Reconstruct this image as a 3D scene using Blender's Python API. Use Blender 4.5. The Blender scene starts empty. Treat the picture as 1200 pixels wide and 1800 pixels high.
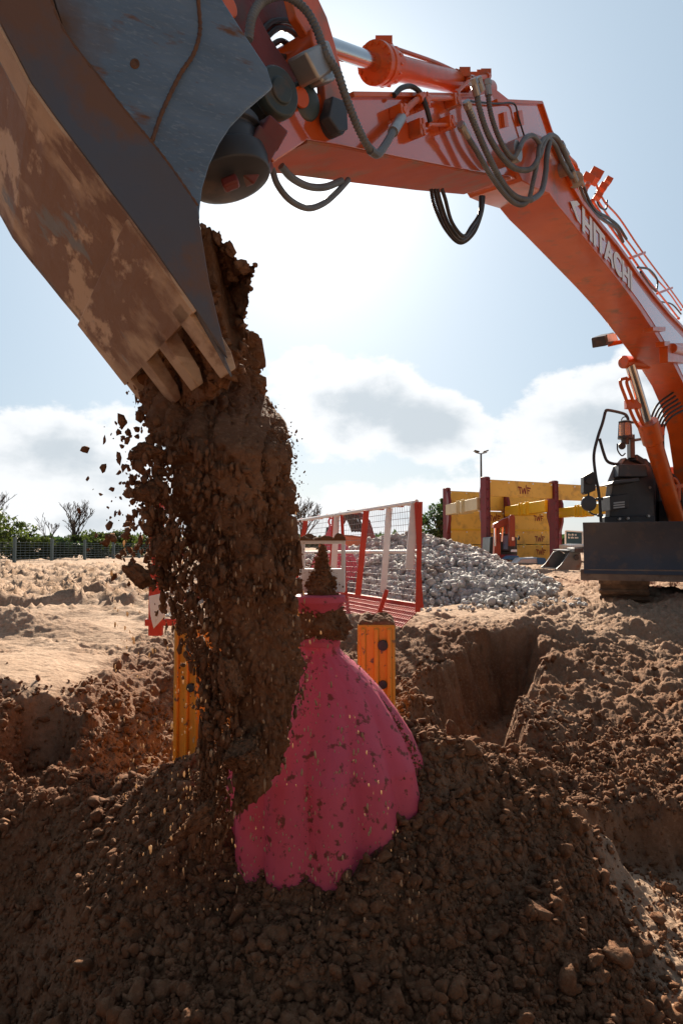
import bpy, bmesh, math, random
import numpy as np
from mathutils import Vector, Matrix

# ------------------------------------------------------------------ camera, world, sun, exposure
scene = bpy.context.scene
CAM = Vector((0.0, 0.0, 1.0)); PITCH = math.atan(55 / 1200.0)
cam_d = bpy.data.cameras.new('camera'); cam = bpy.data.objects.new('camera', cam_d)
scene.collection.objects.link(cam); scene.camera = cam
cam.location = CAM; cam.rotation_euler = (math.pi / 2 + PITCH, 0, 0)
cam_d.sensor_fit = 'VERTICAL'; cam_d.sensor_height = 36; cam_d.lens = 24
cam_d.clip_start = 0.05; cam_d.clip_end = 8000

def ray(px, py):
    x = (px - 600) / 1200.0; u = (900 - py) / 1200.0
    c, s = math.cos(PITCH), math.sin(PITCH)
    y = c - u * s; z = s + u * c
    return Vector((x / y, 1.0, z / y))
def P(px, py, d):
    return CAM + ray(px, py) * d

SUN_DIR = ray(535, 285).normalized()
SUN_EL = math.asin(SUN_DIR.z); SUN_AZ = math.atan2(SUN_DIR.x, SUN_DIR.y)
sl = bpy.data.lights.new('sun', 'SUN'); sl.energy = 5.0; sl.angle = math.radians(0.53); sl.color = (1.0, 0.88, 0.72)
so = bpy.data.objects.new('sun', sl); scene.collection.objects.link(so)
so.rotation_euler = (-SUN_DIR).to_track_quat('-Z', 'Y').to_euler()
scene.view_settings.view_transform = 'Standard'; scene.view_settings.look = 'None'
scene.view_settings.exposure = 1.30; scene.view_settings.gamma = 1.0

world = bpy.data.worlds.new('World'); scene.world = world; world.use_nodes = True
def world_nodes():
    nt = world.node_tree; N = nt.nodes; L = nt.links; N.clear()
    def mth(op, a, b=None, c=None, clamp=False):
        n = N.new('ShaderNodeMath'); n.operation = op; n.use_clamp = clamp
        for i, v in enumerate((a, b, c)):
            if v is None: continue
            if isinstance(v, (int, float)): n.inputs[i].default_value = v
            else: L.new(v, n.inputs[i])
        return n.outputs[0]
    def mix(f, a, b):
        n = N.new('ShaderNodeMix'); n.data_type = 'RGBA'
        for s, v in ((0, f), (6, a), (7, b)):
            if isinstance(v, (int, float)): n.inputs[s].default_value = v
            elif isinstance(v, tuple): n.inputs[s].default_value = v
            else: L.new(v, n.inputs[s])
        return n.outputs[2]
    sky = N.new('ShaderNodeTexSky'); sky.sky_type = 'NISHITA'; sky.sun_disc = False
    sky.sun_elevation = SUN_EL; sky.sun_rotation = SUN_AZ; sky.air_density = 1.0; sky.dust_density = 0.9; sky.ozone_density = 1.5
    tc = N.new('ShaderNodeTexCoord'); sep = N.new('ShaderNodeSeparateXYZ'); L.new(tc.outputs['Generated'], sep.inputs[0])
    X, Y, Z = sep.outputs
    az = mth('ARCTAN2', X, Y); el = mth('ARCSINE', Z)
    comb = N.new('ShaderNodeCombineXYZ'); L.new(az, comb.inputs[0]); L.new(mth('MULTIPLY', el, 1.55), comb.inputs[1])
    def noise(scale, det, off, rough=0.55):
        m = N.new('ShaderNodeVectorMath'); m.operation = 'ADD'; L.new(comb.outputs[0], m.inputs[0]); m.inputs[1].default_value = off
        n = N.new('ShaderNodeTexNoise'); n.inputs['Scale'].default_value = scale; n.inputs['Detail'].default_value = det
        n.inputs['Roughness'].default_value = rough; L.new(m.outputs[0], n.inputs['Vector']); return n.outputs[0]
    n1 = noise(3.2, 8, (3.1, 1.7, 0)); n2 = noise(9.0, 7, (0.3, 5.2, 2), 0.6)
    # cumulus banks given by azimuth and elevation (radians): centre, half sizes, weight
    def aeb(px, py, rx, ry, w):
        r = ray(px, py); return (math.atan2(r.x, 1), math.atan2(r.z, math.hypot(r.x, 1)), rx / 1200, ry / 1200, w)
    blobs = [aeb(90, 805, 225, 108, 1.1), aeb(-160, 770, 190, 110, 1.0), aeb(600, 725, 150, 92, 1.1), aeb(745, 750, 125, 62, 1.05), aeb(560, 665, 75, 45, .8),
             aeb(1060, 740, 170, 80, 1.0), aeb(1140, 660, 120, 60, .9), aeb(1350, 700, 220, 120, 1.0), aeb(700, 905, 420, 60, .8), aeb(150, 915, 330, 60, .75), aeb(1000, 860, 300, 50, .8)]
    acc = None
    for (a0, e0, ra, re, w) in blobs:
        da = mth('DIVIDE', mth('SUBTRACT', az, a0), ra); de = mth('DIVIDE', mth('SUBTRACT', el, e0), re)
        d2 = mth('ADD', mth('MULTIPLY', da, da), mth('MULTIPLY', de, de))
        g = mth('MULTIPLY', mth('SUBTRACT', 1.25, mth('SQRT', d2), clamp=False), w)
        g = mth('MAXIMUM', g, -1.0)
        acc = g if acc is None else mth('SMOOTH_MAX', acc, g, 0.25)
    # everywhere else: an ordinary band of cloud low in the sky
    band = mth('SUBTRACT', 0.0, mth('MULTIPLY', mth('ABSOLUTE', mth('SUBTRACT', el, 0.16)), 4.0))
    away = mth('GREATER_THAN', mth('ABSOLUTE', az), 0.75)
    acc = mth('MAXIMUM', acc, mth('ADD', mth('MULTIPLY', band, away), mth('MULTIPLY', mth('SUBTRACT', 1.0, away), -1.0)))
    dens = mth('ADD', acc, mth('ADD', mth('MULTIPLY', mth('SUBTRACT', n1, 0.5), 2.6), mth('MULTIPLY', mth('SUBTRACT', n2, 0.5), 1.9)))
    mask = N.new('ShaderNodeMapRange'); mask.interpolation_type = 'SMOOTHSTEP'; L.new(dens, mask.inputs[0])
    mask.inputs[1].default_value = 0.16; mask.inputs[2].default_value = 0.44
    thick = N.new('ShaderNodeMapRange'); thick.interpolation_type = 'SMOOTHSTEP'
    n3 = noise(5.5, 5, (7.3, 2.2, 4))
    L.new(mth('ADD', dens, mth('MULTIPLY', mth('SUBTRACT', n3, 0.5), 2.8)), thick.inputs[0]); thick.inputs[1].default_value = 0.62; thick.inputs[2].default_value = 1.65
    # angle to the sun: bright haze round it
    dot = N.new('ShaderNodeVectorMath'); dot.operation = 'DOT_PRODUCT'; L.new(tc.outputs['Generated'], dot.inputs[0]); dot.inputs[1].default_value = SUN_DIR
    ang = mth('ARCCOSINE', mth('MINIMUM', dot.outputs['Value'], 1.0))
    g1 = mth('EXPONENT', mth('MULTIPLY', mth('POWER', mth('DIVIDE', ang, 0.13), 1.5), -1.0))
    g2 = mth('EXPONENT', mth('MULTIPLY', mth('DIVIDE', ang, 0.20), -1.0))
    SC = SKYK
    sv = N.new('ShaderNodeVectorMath'); sv.operation = 'SCALE'; L.new(sky.outputs[0], sv.inputs[0]); sv.inputs['Scale'].default_value = 0.8
    pv = N.new('ShaderNodeVectorMath'); pv.operation = 'SCALE'; pv.inputs[0].default_value = SKYPALE[:3]       # hazy towards the sun, deeper away from it
    L.new(mth('ADD', mth('MULTIPLY', mth('EXPONENT', mth('MULTIPLY', mth('POWER', mth('DIVIDE', ang, 1.15), 2.0), -1.0)), 0.84), 0.16), pv.inputs['Scale'])
    base = mix(0.66, sv.outputs[0], pv.outputs[0])
    lit = mix(thick.outputs[0], CL_LIT, CL_DARK)
    col = mix(mth('MULTIPLY', mask.outputs[0], 0.93), base, lit)
    # pale horizon
    hz = mth('EXPONENT', mth('MULTIPLY', mth('ABSOLUTE', el), -9.0))
    col = mix(mth('MULTIPLY', hz, 0.25), col, CL_LIT)
    glow = N.new('ShaderNodeVectorMath'); glow.operation = 'SCALE'; glow.inputs[0].default_value = (1.0, 0.97, 0.92)
    L.new(mth('ADD', mth('MULTIPLY', g1, 5.5), mth('MULTIPLY', g2, 1.5)), glow.inputs['Scale'])
    add = N.new('ShaderNodeVectorMath'); add.operation = 'ADD'; L.new(col, add.inputs[0]); L.new(glow.outputs[0], add.inputs[1])
    dim = N.new('ShaderNodeVectorMath'); dim.operation = 'SCALE'; dim.inputs['Scale'].default_value = 0.80; L.new(add.outputs[0], dim.inputs[0])
    bg = N.new('ShaderNodeBackground'); L.new(dim.outputs[0], bg.inputs[0]); bg.inputs[1].default_value = SC
    out = N.new('ShaderNodeOutputWorld'); L.new(bg.outputs[0], out.inputs[0])
SKYK = 0.05
SKYPALE = (6.7, 8.6, 10.3, 1); CL_LIT = (10.2, 10.4, 10.6, 1); CL_DARK = (6.1, 6.8, 7.4, 1)
world_nodes()

# ------------------------------------------------------------------ helpers
COL = scene.collection
rng = np.random.default_rng(7); random.seed(5)

def tag(o, label=None, cat=None, group=None, kind=None):
    for k, v in (('label', label), ('category', cat), ('group', group), ('kind', kind)):
        if v: o[k] = v
    return o
def finish(o, name, parent=None, bevel=0, smooth=35):
    COL.objects.link(o)
    me = o.data
    if smooth:
        me.polygons.foreach_set('use_smooth', [True] * len(me.polygons)); me.set_sharp_from_angle(angle=math.radians(smooth))
    if bevel:
        m = o.modifiers.new('bevel', 'BEVEL'); m.width = bevel; m.segments = 2; m.limit_method = 'ANGLE'; m.angle_limit = math.radians(40)
    if parent:
        o.parent = parent
    return o
def world_inv(p):
    M = Matrix.Identity(4)
    while p is not None:
        M = Matrix.LocRotScale(p.location, p.rotation_euler, p.scale) @ M
        p = p.parent
    return M.inverted()
class MB:
    def __init__(s): s.v = []; s.f = []; s.g = []
    def add(s, vs, fs):
        b = len(s.v); s.v += [Vector(p) for p in vs]; s.g.append((b, len(s.v), [tuple(f) for f in fs])); s.f += [tuple(b + i for i in f) for f in fs]; return s
    def prism(s, A, B):
        n = len(A)
        return s.add(list(A) + list(B), [tuple(range(n)), tuple(range(2 * n - 1, n - 1, -1))] + [(j, i, n + i, n + j) for i in range(n) for j in [(i + 1) % n]])
    def box(s, c, size, R=None):
        hx, hy, hz = size[0] / 2, size[1] / 2, size[2] / 2; R = R or Matrix.Identity(3); c = Vector(c)
        q = [c + R @ Vector((x * hx, y * hy, z * hz)) for z in (-1, 1) for x, y in ((-1, -1), (1, -1), (1, 1), (-1, 1))]
        return s.prism(q[:4], q[4:])
    def bar(s, a, b, w, h, up=(0, 0, 1)):
        a, b = Vector(a), Vector(b); d = (b - a).normalized(); up = Vector(up)
        if abs(d.dot(up)) > .97: up = Vector((0, 1, 0))
        sx = d.cross(up).normalized(); uz = sx.cross(d)
        o = [sx * w / 2 * i + uz * h / 2 * j for i, j in ((-1, -1), (1, -1), (1, 1), (-1, 1))]
        return s.prism([a + k for k in o], [b + k for k in o])
    def tube(s, pts, r, seg=10, cap=True):
        pts = [Vector(p) for p in pts]; n = len(pts); rr = [r] * n if isinstance(r, (int, float)) else r
        t0 = (pts[1] - pts[0]).normalized(); u = t0.orthogonal().normalized(); vs = []
        for i in range(n):
            t = (pts[min(i + 1, n - 1)] - pts[max(i - 1, 0)])
            t = t.normalized() if t.length > 1e-9 else t0
            u = (u - t * u.dot(t)).normalized(); w = t.cross(u)
            vs += [pts[i] + (u * math.cos(2 * math.pi * k / seg) + w * math.sin(2 * math.pi * k / seg)) * rr[i] for k in range(seg)]
        fs = [(i * seg + k, i * seg + (k + 1) % seg, (i + 1) * seg + (k + 1) % seg, (i + 1) * seg + k) for i in range(n - 1) for k in range(seg)]
        if cap: fs += [tuple(range(seg - 1, -1, -1)), tuple((n - 1) * seg + k for k in range(seg))]
        return s.add(vs, fs)
    def cyl(s, a, b, r, r2=None, seg=24):
        return s.tube([a, b], [r, r if r2 is None else r2], seg)
    def lathe(s, c, axis, prof, seg=28):      # prof: (distance along axis, radius)
        axis = Vector(axis).normalized(); c = Vector(c)
        return s.tube_axis([(c + axis * a, r) for a, r in prof], axis, seg)
    def tube_axis(s, pr, axis, seg):
        u = axis.orthogonal().normalized(); w = axis.cross(u); vs = []
        for p, r in pr: vs += [p + (u * math.cos(2 * math.pi * k / seg) + w * math.sin(2 * math.pi * k / seg)) * r for k in range(seg)]
        n = len(pr)
        fs = [(i * seg + k, i * seg + (k + 1) % seg, (i + 1) * seg + (k + 1) % seg, (i + 1) * seg + k) for i in range(n - 1) for k in range(seg)]
        return s.add(vs, fs + [tuple(range(seg - 1, -1, -1)), tuple((n - 1) * seg + k for k in range(seg))])
    def each(s, name, mat, parent=None, bevel=0, smooth=35):     # every piece its own object
        out = []
        for k, (b, e, fs) in enumerate(s.g):
            m = MB(); m.add(s.v[b:e], fs); out.append(m.build(name, mat, parent, bevel, smooth))
        return out
    def build(s, name, mat, parent=None, bevel=0, smooth=35, world=True):
        me = bpy.data.meshes.new(name)
        M = world_inv(parent) if (parent and world) else None
        vs = [tuple(M @ p) if M else tuple(p) for p in s.v]
        me.from_pydata(vs, [], s.f); me.materials.append(mat)
        bm = bmesh.new(); bm.from_mesh(me); bmesh.ops.recalc_face_normals(bm, faces=bm.faces); bm.to_mesh(me); bm.free()
        return finish(bpy.data.objects.new(name, me), name, parent, bevel, smooth)
def thing(name, label, cat, loc=(0, 0, 0), rz=0, group=None):
    o = bpy.data.objects.new(name, None); COL.objects.link(o); o.location = loc; o.rotation_euler = (0, 0, rz); o.empty_display_size = .2
    return tag(o, label, cat, group)
def np_mesh(name, V, F, mat, smooth=True, attrs=None, parent=None):
    me = bpy.data.meshes.new(name); k = F.shape[1]
    me.vertices.add(len(V)); me.vertices.foreach_set('co', V.astype(np.float32).ravel())
    me.loops.add(F.size); me.loops.foreach_set('vertex_index', F.astype(np.int32).ravel())
    me.polygons.add(len(F)); me.polygons.foreach_set('loop_start', (np.arange(len(F)) * k).astype(np.int32))
    me.polygons.foreach_set('use_smooth', np.full(len(F), smooth))
    for an, av in (attrs or {}).items():
        a = me.attributes.new(an, 'FLOAT', 'POINT'); a.data.foreach_set('value', av.astype(np.float32))
    me.update(calc_edges=True); me.materials.append(mat)
    o = bpy.data.objects.new(name, me); COL.objects.link(o)
    if parent: o.parent = parent
    return o
def spline(pts, n=10):
    pts = [Vector(p) for p in pts]; q = [pts[0] * 2 - pts[1]] + pts + [pts[-1] * 2 - pts[-2]]; out = []
    for i in range(1, len(q) - 2):
        for k in range(n):
            t = k / n; a, b, c, d = q[i - 1], q[i], q[i + 1], q[i + 2]
            out.append(.5 * ((2 * b) + (c - a) * t + (2 * a - 5 * b + 4 * c - d) * t * t + (3 * b - a - 3 * c + d) * t ** 3))
    return out + [pts[-1]]
def copy_tree(o, parent=None):
    c = o.copy(); COL.objects.link(c)
    if parent: c.parent = parent
    for ch in [x for x in bpy.data.objects if x.parent == o]: copy_tree(ch, c)
    return c

# noise in numpy
def _h(ix, iy, s):
    n = (ix * 374761393 + iy * 668265263 + s * 982451653) & 0xffffffff
    n = ((n ^ (n >> 13)) * 1274126177) & 0xffffffff
    n = ((n ^ (n >> 16)) * 2246822519) & 0xffffffff
    return ((n ^ (n >> 15)) & 0xffffff) / float(0x1000000)
def perlin(x, y, s=0):
    ix = np.floor(x).astype(np.int64); iy = np.floor(y).astype(np.int64); fx = x - ix; fy = y - iy
    u = fx * fx * fx * (fx * (fx * 6 - 15) + 10); v = fy * fy * fy * (fy * (fy * 6 - 15) + 10)
    def g(a, b):
        t = _h(ix + a, iy + b, s) * 2 * np.pi; return np.cos(t) * (fx - a) + np.sin(t) * (fy - b)
    return ((g(0, 0) * (1 - u) + g(1, 0) * u) * (1 - v) + (g(0, 1) * (1 - u) + g(1, 1) * u) * v) * 1.5
def fbm(x, y, s=0, o=4, g=.5):
    r = 0; a = 1
    for i in range(o): r = r + a * perlin(x * 2 ** i + 17.3 * i, y * 2 ** i + 5.1 * i, s + i); a *= g
    return r
def lumps(x, y, s):                          # rounded lumps of varied size, 0..1
    ix = np.floor(x).astype(np.int64); iy = np.floor(y).astype(np.int64); r = np.zeros_like(x)
    for a in (-1, 0, 1):
        for b in (-1, 0, 1):
            cx = ix + a; cy = iy + b
            px = cx + _h(cx, cy, s); py = cy + _h(cx, cy, s + 1); R = .25 + .65 * _h(cx, cy, s + 2) ** 1.5
            d2 = ((x - px) ** 2 + (y - py) ** 2) / (R * R)
            r = np.maximum(r, np.sqrt(np.clip(1 - d2, 0, 1)) * R)
    return r
def sstep(a, b, x):
    t = np.clip((x - a) / (b - a), 0, 1); return t * t * (3 - 2 * t)

# ------------------------------------------------------------------ materials
def nmat(name, c1, c2=None, scale=4.0, rough=.6, metal=0, bump=0, bscale=60, detail=6, stretch=(1, 1, 1), c3=None, s3=9, t3=(.55, .68), rvar=.15, coat=0, lo=.35, hi=.65, spec=.5, trans=0):
    m = bpy.data.materials.new(name); m.use_nodes = True; nt = m.node_tree; N = nt.nodes; L = nt.links
    b = N['Principled BSDF']; c2 = c2 or tuple(x * .8 for x in c1)
    tc = N.new('ShaderNodeTexCoord'); mp = N.new('ShaderNodeMapping'); mp.inputs['Scale'].default_value = stretch; L.new(tc.outputs['Object'], mp.inputs[0])
    def noise(sc, det=detail):
        n = N.new('ShaderNodeTexNoise'); n.inputs['Scale'].default_value = sc; n.inputs['Detail'].default_value = det; n.inputs['Roughness'].default_value = .6
        L.new(mp.outputs[0], n.inputs['Vector']); return n.outputs[0]
    def mr(src, a, z):
        n = N.new('ShaderNodeMapRange'); L.new(src, n.inputs[0]); n.inputs[1].default_value = a; n.inputs[2].default_value = z; return n.outputs[0]
    def mix(f, a, z):
        n = N.new('ShaderNodeMix'); n.data_type = 'RGBA'; L.new(f, n.inputs[0])
        for s, v in ((6, a), (7, z)):
            if isinstance(v, tuple): n.inputs[s].default_value = (*v, 1)
            else: L.new(v, n.inputs[s])
        return n.outputs[2]
    n1 = noise(scale); col = mix(mr(n1, lo, hi), c1, c2)
    if c3:
        f3 = mr(noise(s3, 8), *t3); col = mix(f3, col, c3)
    L.new(col, b.inputs['Base Color'])
    r = N.new('ShaderNodeMapRange'); L.new(noise(scale * 3), r.inputs[0]); r.inputs[3].default_value = max(.02, rough - rvar); r.inputs[4].default_value = min(1, rough + rvar); L.new(r.outputs[0], b.inputs['Roughness'])
    b.inputs['Metallic'].default_value = metal; b.inputs['Coat Weight'].default_value = coat; b.inputs['Coat Roughness'].default_value = .12; b.inputs['Specular IOR Level'].default_value = spec
    b.inputs['Transmission Weight'].default_value = trans
    if bump:
        bp = N.new('ShaderNodeBump'); bp.inputs['Strength'].default_value = 1; bp.inputs['Distance'].default_value = bump; L.new(noise(bscale, 8), bp.inputs['Height']); L.new(bp.outputs[0], b.inputs['Normal'])
    return m
M_OR = nmat('orange_paint', (.68, .118, .010), (.58, .090, .010), 2.5, .36, c3=(.30, .12, .06), s3=6, t3=(.54, .74), coat=.25, bump=.0006, bscale=30)
M_RED = nmat('dark_red_paint', (.22, .025, .035), (.16, .02, .03), 3, .45, c3=(.10, .05, .035), s3=6, t3=(.55, .75))
M_BLK = nmat('black_plastic', (.018, .02, .024), (.03, .032, .036), 5, .5)
M_CHAS = nmat('charcoal_metal', (.03, .036, .045), (.045, .05, .06), 3, .45, c3=(.16, .11, .08), s3=5, t3=(.55, .8))
M_CHR = nmat('chrome', (.75, .75, .76), (.65, .65, .66), 5, .14, metal=1, rvar=.06)
M_STL = nmat('zinc_steel', (.42, .42, .41), (.33, .33, .33), 9, .4, metal=.7)
M_HOSE = nmat('grey_hose', (.16, .18, .19), (.11, .12, .13), 8, .55)
M_HOSEK = nmat('black_hose', (.022, .022, .026), (.04, .04, .042), 8, .5)
M_WHITE = nmat('white_paint', (.84, .85, .86), (.76, .77, .78), 9, .4, c3=(.35, .25, .17), s3=12, t3=(.62, .8))
M_LETTER = nmat('white_lettering', (.90, .91, .92), (.86, .87, .88), 9, .4)
M_GLASS = nmat('glass_dark', (.02, .025, .03), (.03, .035, .04), 3, .06, rvar=.03)
M_YEL = nmat('yellow_paint', (.90, .56, .11), (.82, .49, .09), .8, .5, c3=(.40, .22, .07), s3=2.5, t3=(.52, .8))
M_YELB = nmat('bright_yellow_paint', (.85, .52, .02), (.78, .46, .02), .8, .45, c3=(.4, .25, .05), s3=3, t3=(.6, .8))
M_CREAM = nmat('cream_paint', (.62, .52, .30), (.52, .42, .22), 2, .5)
M_TWF = nmat('red_lettering', (.28, .02, .02), (.22, .02, .02), 3, .5)
M_ORPL = nmat('orange_plastic', (.80, .33, .02), (.70, .27, .015), 3, .42, c3=(.16, .09, .05), s3=24, t3=(.60, .66), bump=.001)
M_MESH = nmat('red_mesh_paint', (.60, .05, .02), (.48, .04, .02), 5, .5)
M_MESHG = nmat('grey_mesh_wire', (.36, .33, .33), (.30, .27, .27), 5, .5, metal=.5)
# soil: dry sand where driven over, moist brown where dug, sunlight painted paler at lower right (attribute 'moist')
def soil_mat(name, attr=True, moist=1.0, gain=1.0):
    m = bpy.data.materials.new(name); m.use_nodes = True; nt = m.node_tree; N = nt.nodes; L = nt.links; b = N['Principled BSDF']
    tc = N.new('ShaderNodeTexCoord')
    def noise(sc, det=6, ro=.6):
        n = N.new('ShaderNodeTexNoise'); n.inputs['Scale'].default_value = sc; n.inputs['Detail'].default_value = det; n.inputs['Roughness'].default_value = ro; L.new(tc.outputs['Object'], n.inputs['Vector']); return n.outputs[0]
    def mix(f, a, z):
        n = N.new('ShaderNodeMix'); n.data_type = 'RGBA'
        if isinstance(f, float): n.inputs[0].default_value = f
        else: L.new(f, n.inputs[0])
        for s, v in ((6, a), (7, z)):
            if isinstance(v, tuple): n.inputs[s].default_value = (*v, 1)
            else: L.new(v, n.inputs[s])
        return n.outputs[2]
    def mr(src, a, z):
        n = N.new('ShaderNodeMapRange'); L.new(src, n.inputs[0]); n.inputs[1].default_value = a; n.inputs[2].default_value = z; return n.outputs[0]
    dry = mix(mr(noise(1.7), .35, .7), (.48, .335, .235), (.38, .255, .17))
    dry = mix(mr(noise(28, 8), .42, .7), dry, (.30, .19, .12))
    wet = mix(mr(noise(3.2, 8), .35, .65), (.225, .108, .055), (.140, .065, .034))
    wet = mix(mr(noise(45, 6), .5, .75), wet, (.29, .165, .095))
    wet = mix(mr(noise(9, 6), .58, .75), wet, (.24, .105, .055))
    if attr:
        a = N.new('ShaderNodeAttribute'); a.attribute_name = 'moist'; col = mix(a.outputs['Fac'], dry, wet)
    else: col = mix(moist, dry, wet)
    if gain != 1.0: col = mix(gain - 1.0, col, (.62, .36, .22))
    L.new(col, b.inputs['Base Color']); b.inputs['Roughness'].default_value = .95; b.inputs['Specular IOR Level'].default_value = .15
    bp = N.new('ShaderNodeBump'); bp.inputs['Strength'].default_value = 1; bp.inputs['Distance'].default_value = .006
    L.new(noise(110, 8, .7), bp.inputs['Height']); bp2 = N.new('ShaderNodeBump'); bp2.inputs['Distance'].default_value = .02; L.new(noise(22, 6), bp2.inputs['Height'])
    L.new(bp.outputs[0], bp2.inputs['Normal']); L.new(bp2.outputs[0], b.inputs['Normal'])
    return m
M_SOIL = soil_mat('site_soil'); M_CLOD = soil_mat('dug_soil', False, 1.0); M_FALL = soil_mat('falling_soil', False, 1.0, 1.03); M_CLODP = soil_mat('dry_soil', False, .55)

# ------------------------------------------------------------------ terrain
CTRL = [(-3.2, 4.45, .05), (-2.5, 4.35, .05), (-2.0, 4.25, .04), (-1.75, 4.4, .03), (-5, 4.5, .05), (-5, 7, .05), (-3, 6, .06),
        (-1.95, 3.3, -.50), (-1.35, 2.75, -.92), (-2.6, 3.2, -.65), (-4, 3.0, -.7), (-1.5, 3.7, -.26), (-1.2, 3.3, -.30), (-1.6, 2.2, -1.15), (-.98, 2.95, -.36),
        (-.56, 2.2, -.55), (0, 2.13, -.50), (.56, 2.2, -.55), (1.12, 2.38, -.67), (0, 1.2, -.90), (-1.2, 1.2, -1.3), (1.3, 1.2, -.85), (3, 1.2, -.80), (-3, 1.2, -1.4), (0, -1, -1.2), (-4, -1, -1.2), (4, -1, -.9),
        (-.72, 3.2, .0), (-.3, 3.25, .04), (.05, 3.3, .10), (.36, 3.18, .13), (.667, 3.2, .02), (.93, 3.2, -.19), (1.25, 3.25, -.42), (1.22, 2.95, -.585), (1.10, 2.5, -.63),
        (-.135, 2.60, -.28), (.24, 2.70, -.10), (-.38, 2.75, -.28), (.54, 2.62, -.33), (.03, 2.62, -.22), (.62, 2.87, -.17), (.42, 2.5, -.35), (-.65, 2.7, -.29), (.75, 2.7, -.33), (.85, 2.45, -.48),
        (-.9, 3.75, -.33), (-1.05, 4.2, -.38), (-.3, 4.0, -.40), (.35, 3.75, -.10), (.1, 5, -.30), (-1.2, 5, -.25), (-1.6, 6, -.06), (-2.1, 7.6, .06), (-2.8, 8, .12),
        (.42, 4.25, .03), (.75, 5.0, .08), (1.0, 6.6, .12), (.2, 6.5, .0), (0, 8, .10), (2, 8, .12), (1.9, 6.9, .13), (2.6, 7.0, .03), (3.75, 7.5, .06), (4.5, 8.6, .2), (3.2, 9.0, .19),
        (1.09, 4.3, -.26), (1.7, 4.6, -.32), (1.55, 5.2, -.18), (2.15, 4.6, -.32), (2.6, 5.7, -.16), (1.54, 4.0, -.40), (1.25, 3.75, -.39), (2.8, 4.2, -.38), (3.0, 5.2, -.2), (4.5, 5, -.1), (6, 4, .1),
        (1.50, 3.1, -.625), (1.9, 3.1, -.63), (2.5, 3.1, -.62), (3.4, 3.0, -.60), (1.35, 2.7, -.65), (2.0, 2.5, -.66), (3.5, 2.4, -.65), (1.30, 2.2, -.68), (1.6, 3.75, -.44), (2.3, 3.75, -.43)]
_C = np.array(CTRL)
def _tps(r2): return .5 * r2 * np.log(r2 + 1e-9)
def _solve():
    n = len(_C); d2 = (_C[:, None, 0] - _C[None, :, 0]) ** 2 + (_C[:, None, 1] - _C[None, :, 1]) ** 2
    A = np.zeros((n + 3, n + 3)); A[:n, :n] = _tps(d2) + np.eye(n) * .003; A[:n, n] = 1; A[:n, n + 1:] = _C[:, :2]; A[n, :n] = 1; A[n + 1:, :n] = _C[:, :2].T
    return np.linalg.solve(A, np.concatenate([_C[:, 2], np.zeros(3)]))
_W = _solve()
def poly_sd(x, y, poly):                       # + inside
    best = np.full(x.shape, 1e9); ins = np.zeros(x.shape, bool); n = len(poly)
    for i in range(n):
        ax, ay = poly[i]; bx, by = poly[(i + 1) % n]; ex, ey = bx - ax, by - ay
        t = np.clip(((x - ax) * ex + (y - ay) * ey) / (ex * ex + ey * ey), 0, 1)
        best = np.minimum(best, (x - ax - ex * t) ** 2 + (y - ay - ey * t) ** 2)
        c = ((ay > y) != (by > y)) & (x < (bx - ax) * (y - ay) / ((by - ay) if by != ay else 1e-9) + ax); ins ^= c
    d = np.sqrt(best); return np.where(ins, d, -d)
HOLLOW = [(.30, 3.6), (.40, 4.2), (.64, 5.05), (1.08, 6.25), (1.5, 6.75), (1.95, 6.8), (1.85, 6.1), (1.5, 5.3), (1.18, 4.5), (1.02, 4.0), (.8, 3.7)]
STEP = [(1.08, 3.55), (1.3, 3.74), (1.75, 3.82), (2.3, 3.78), (3.6, 3.7), (3.6, 2.5), (1.6, 2.6), (1.35, 3.1)]
NOTCH = [(-2.05, 4.3), (-1.75, 4.36), (-1.52, 4.15), (-1.6, 3.7), (-1.95, 3.75)]
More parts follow.
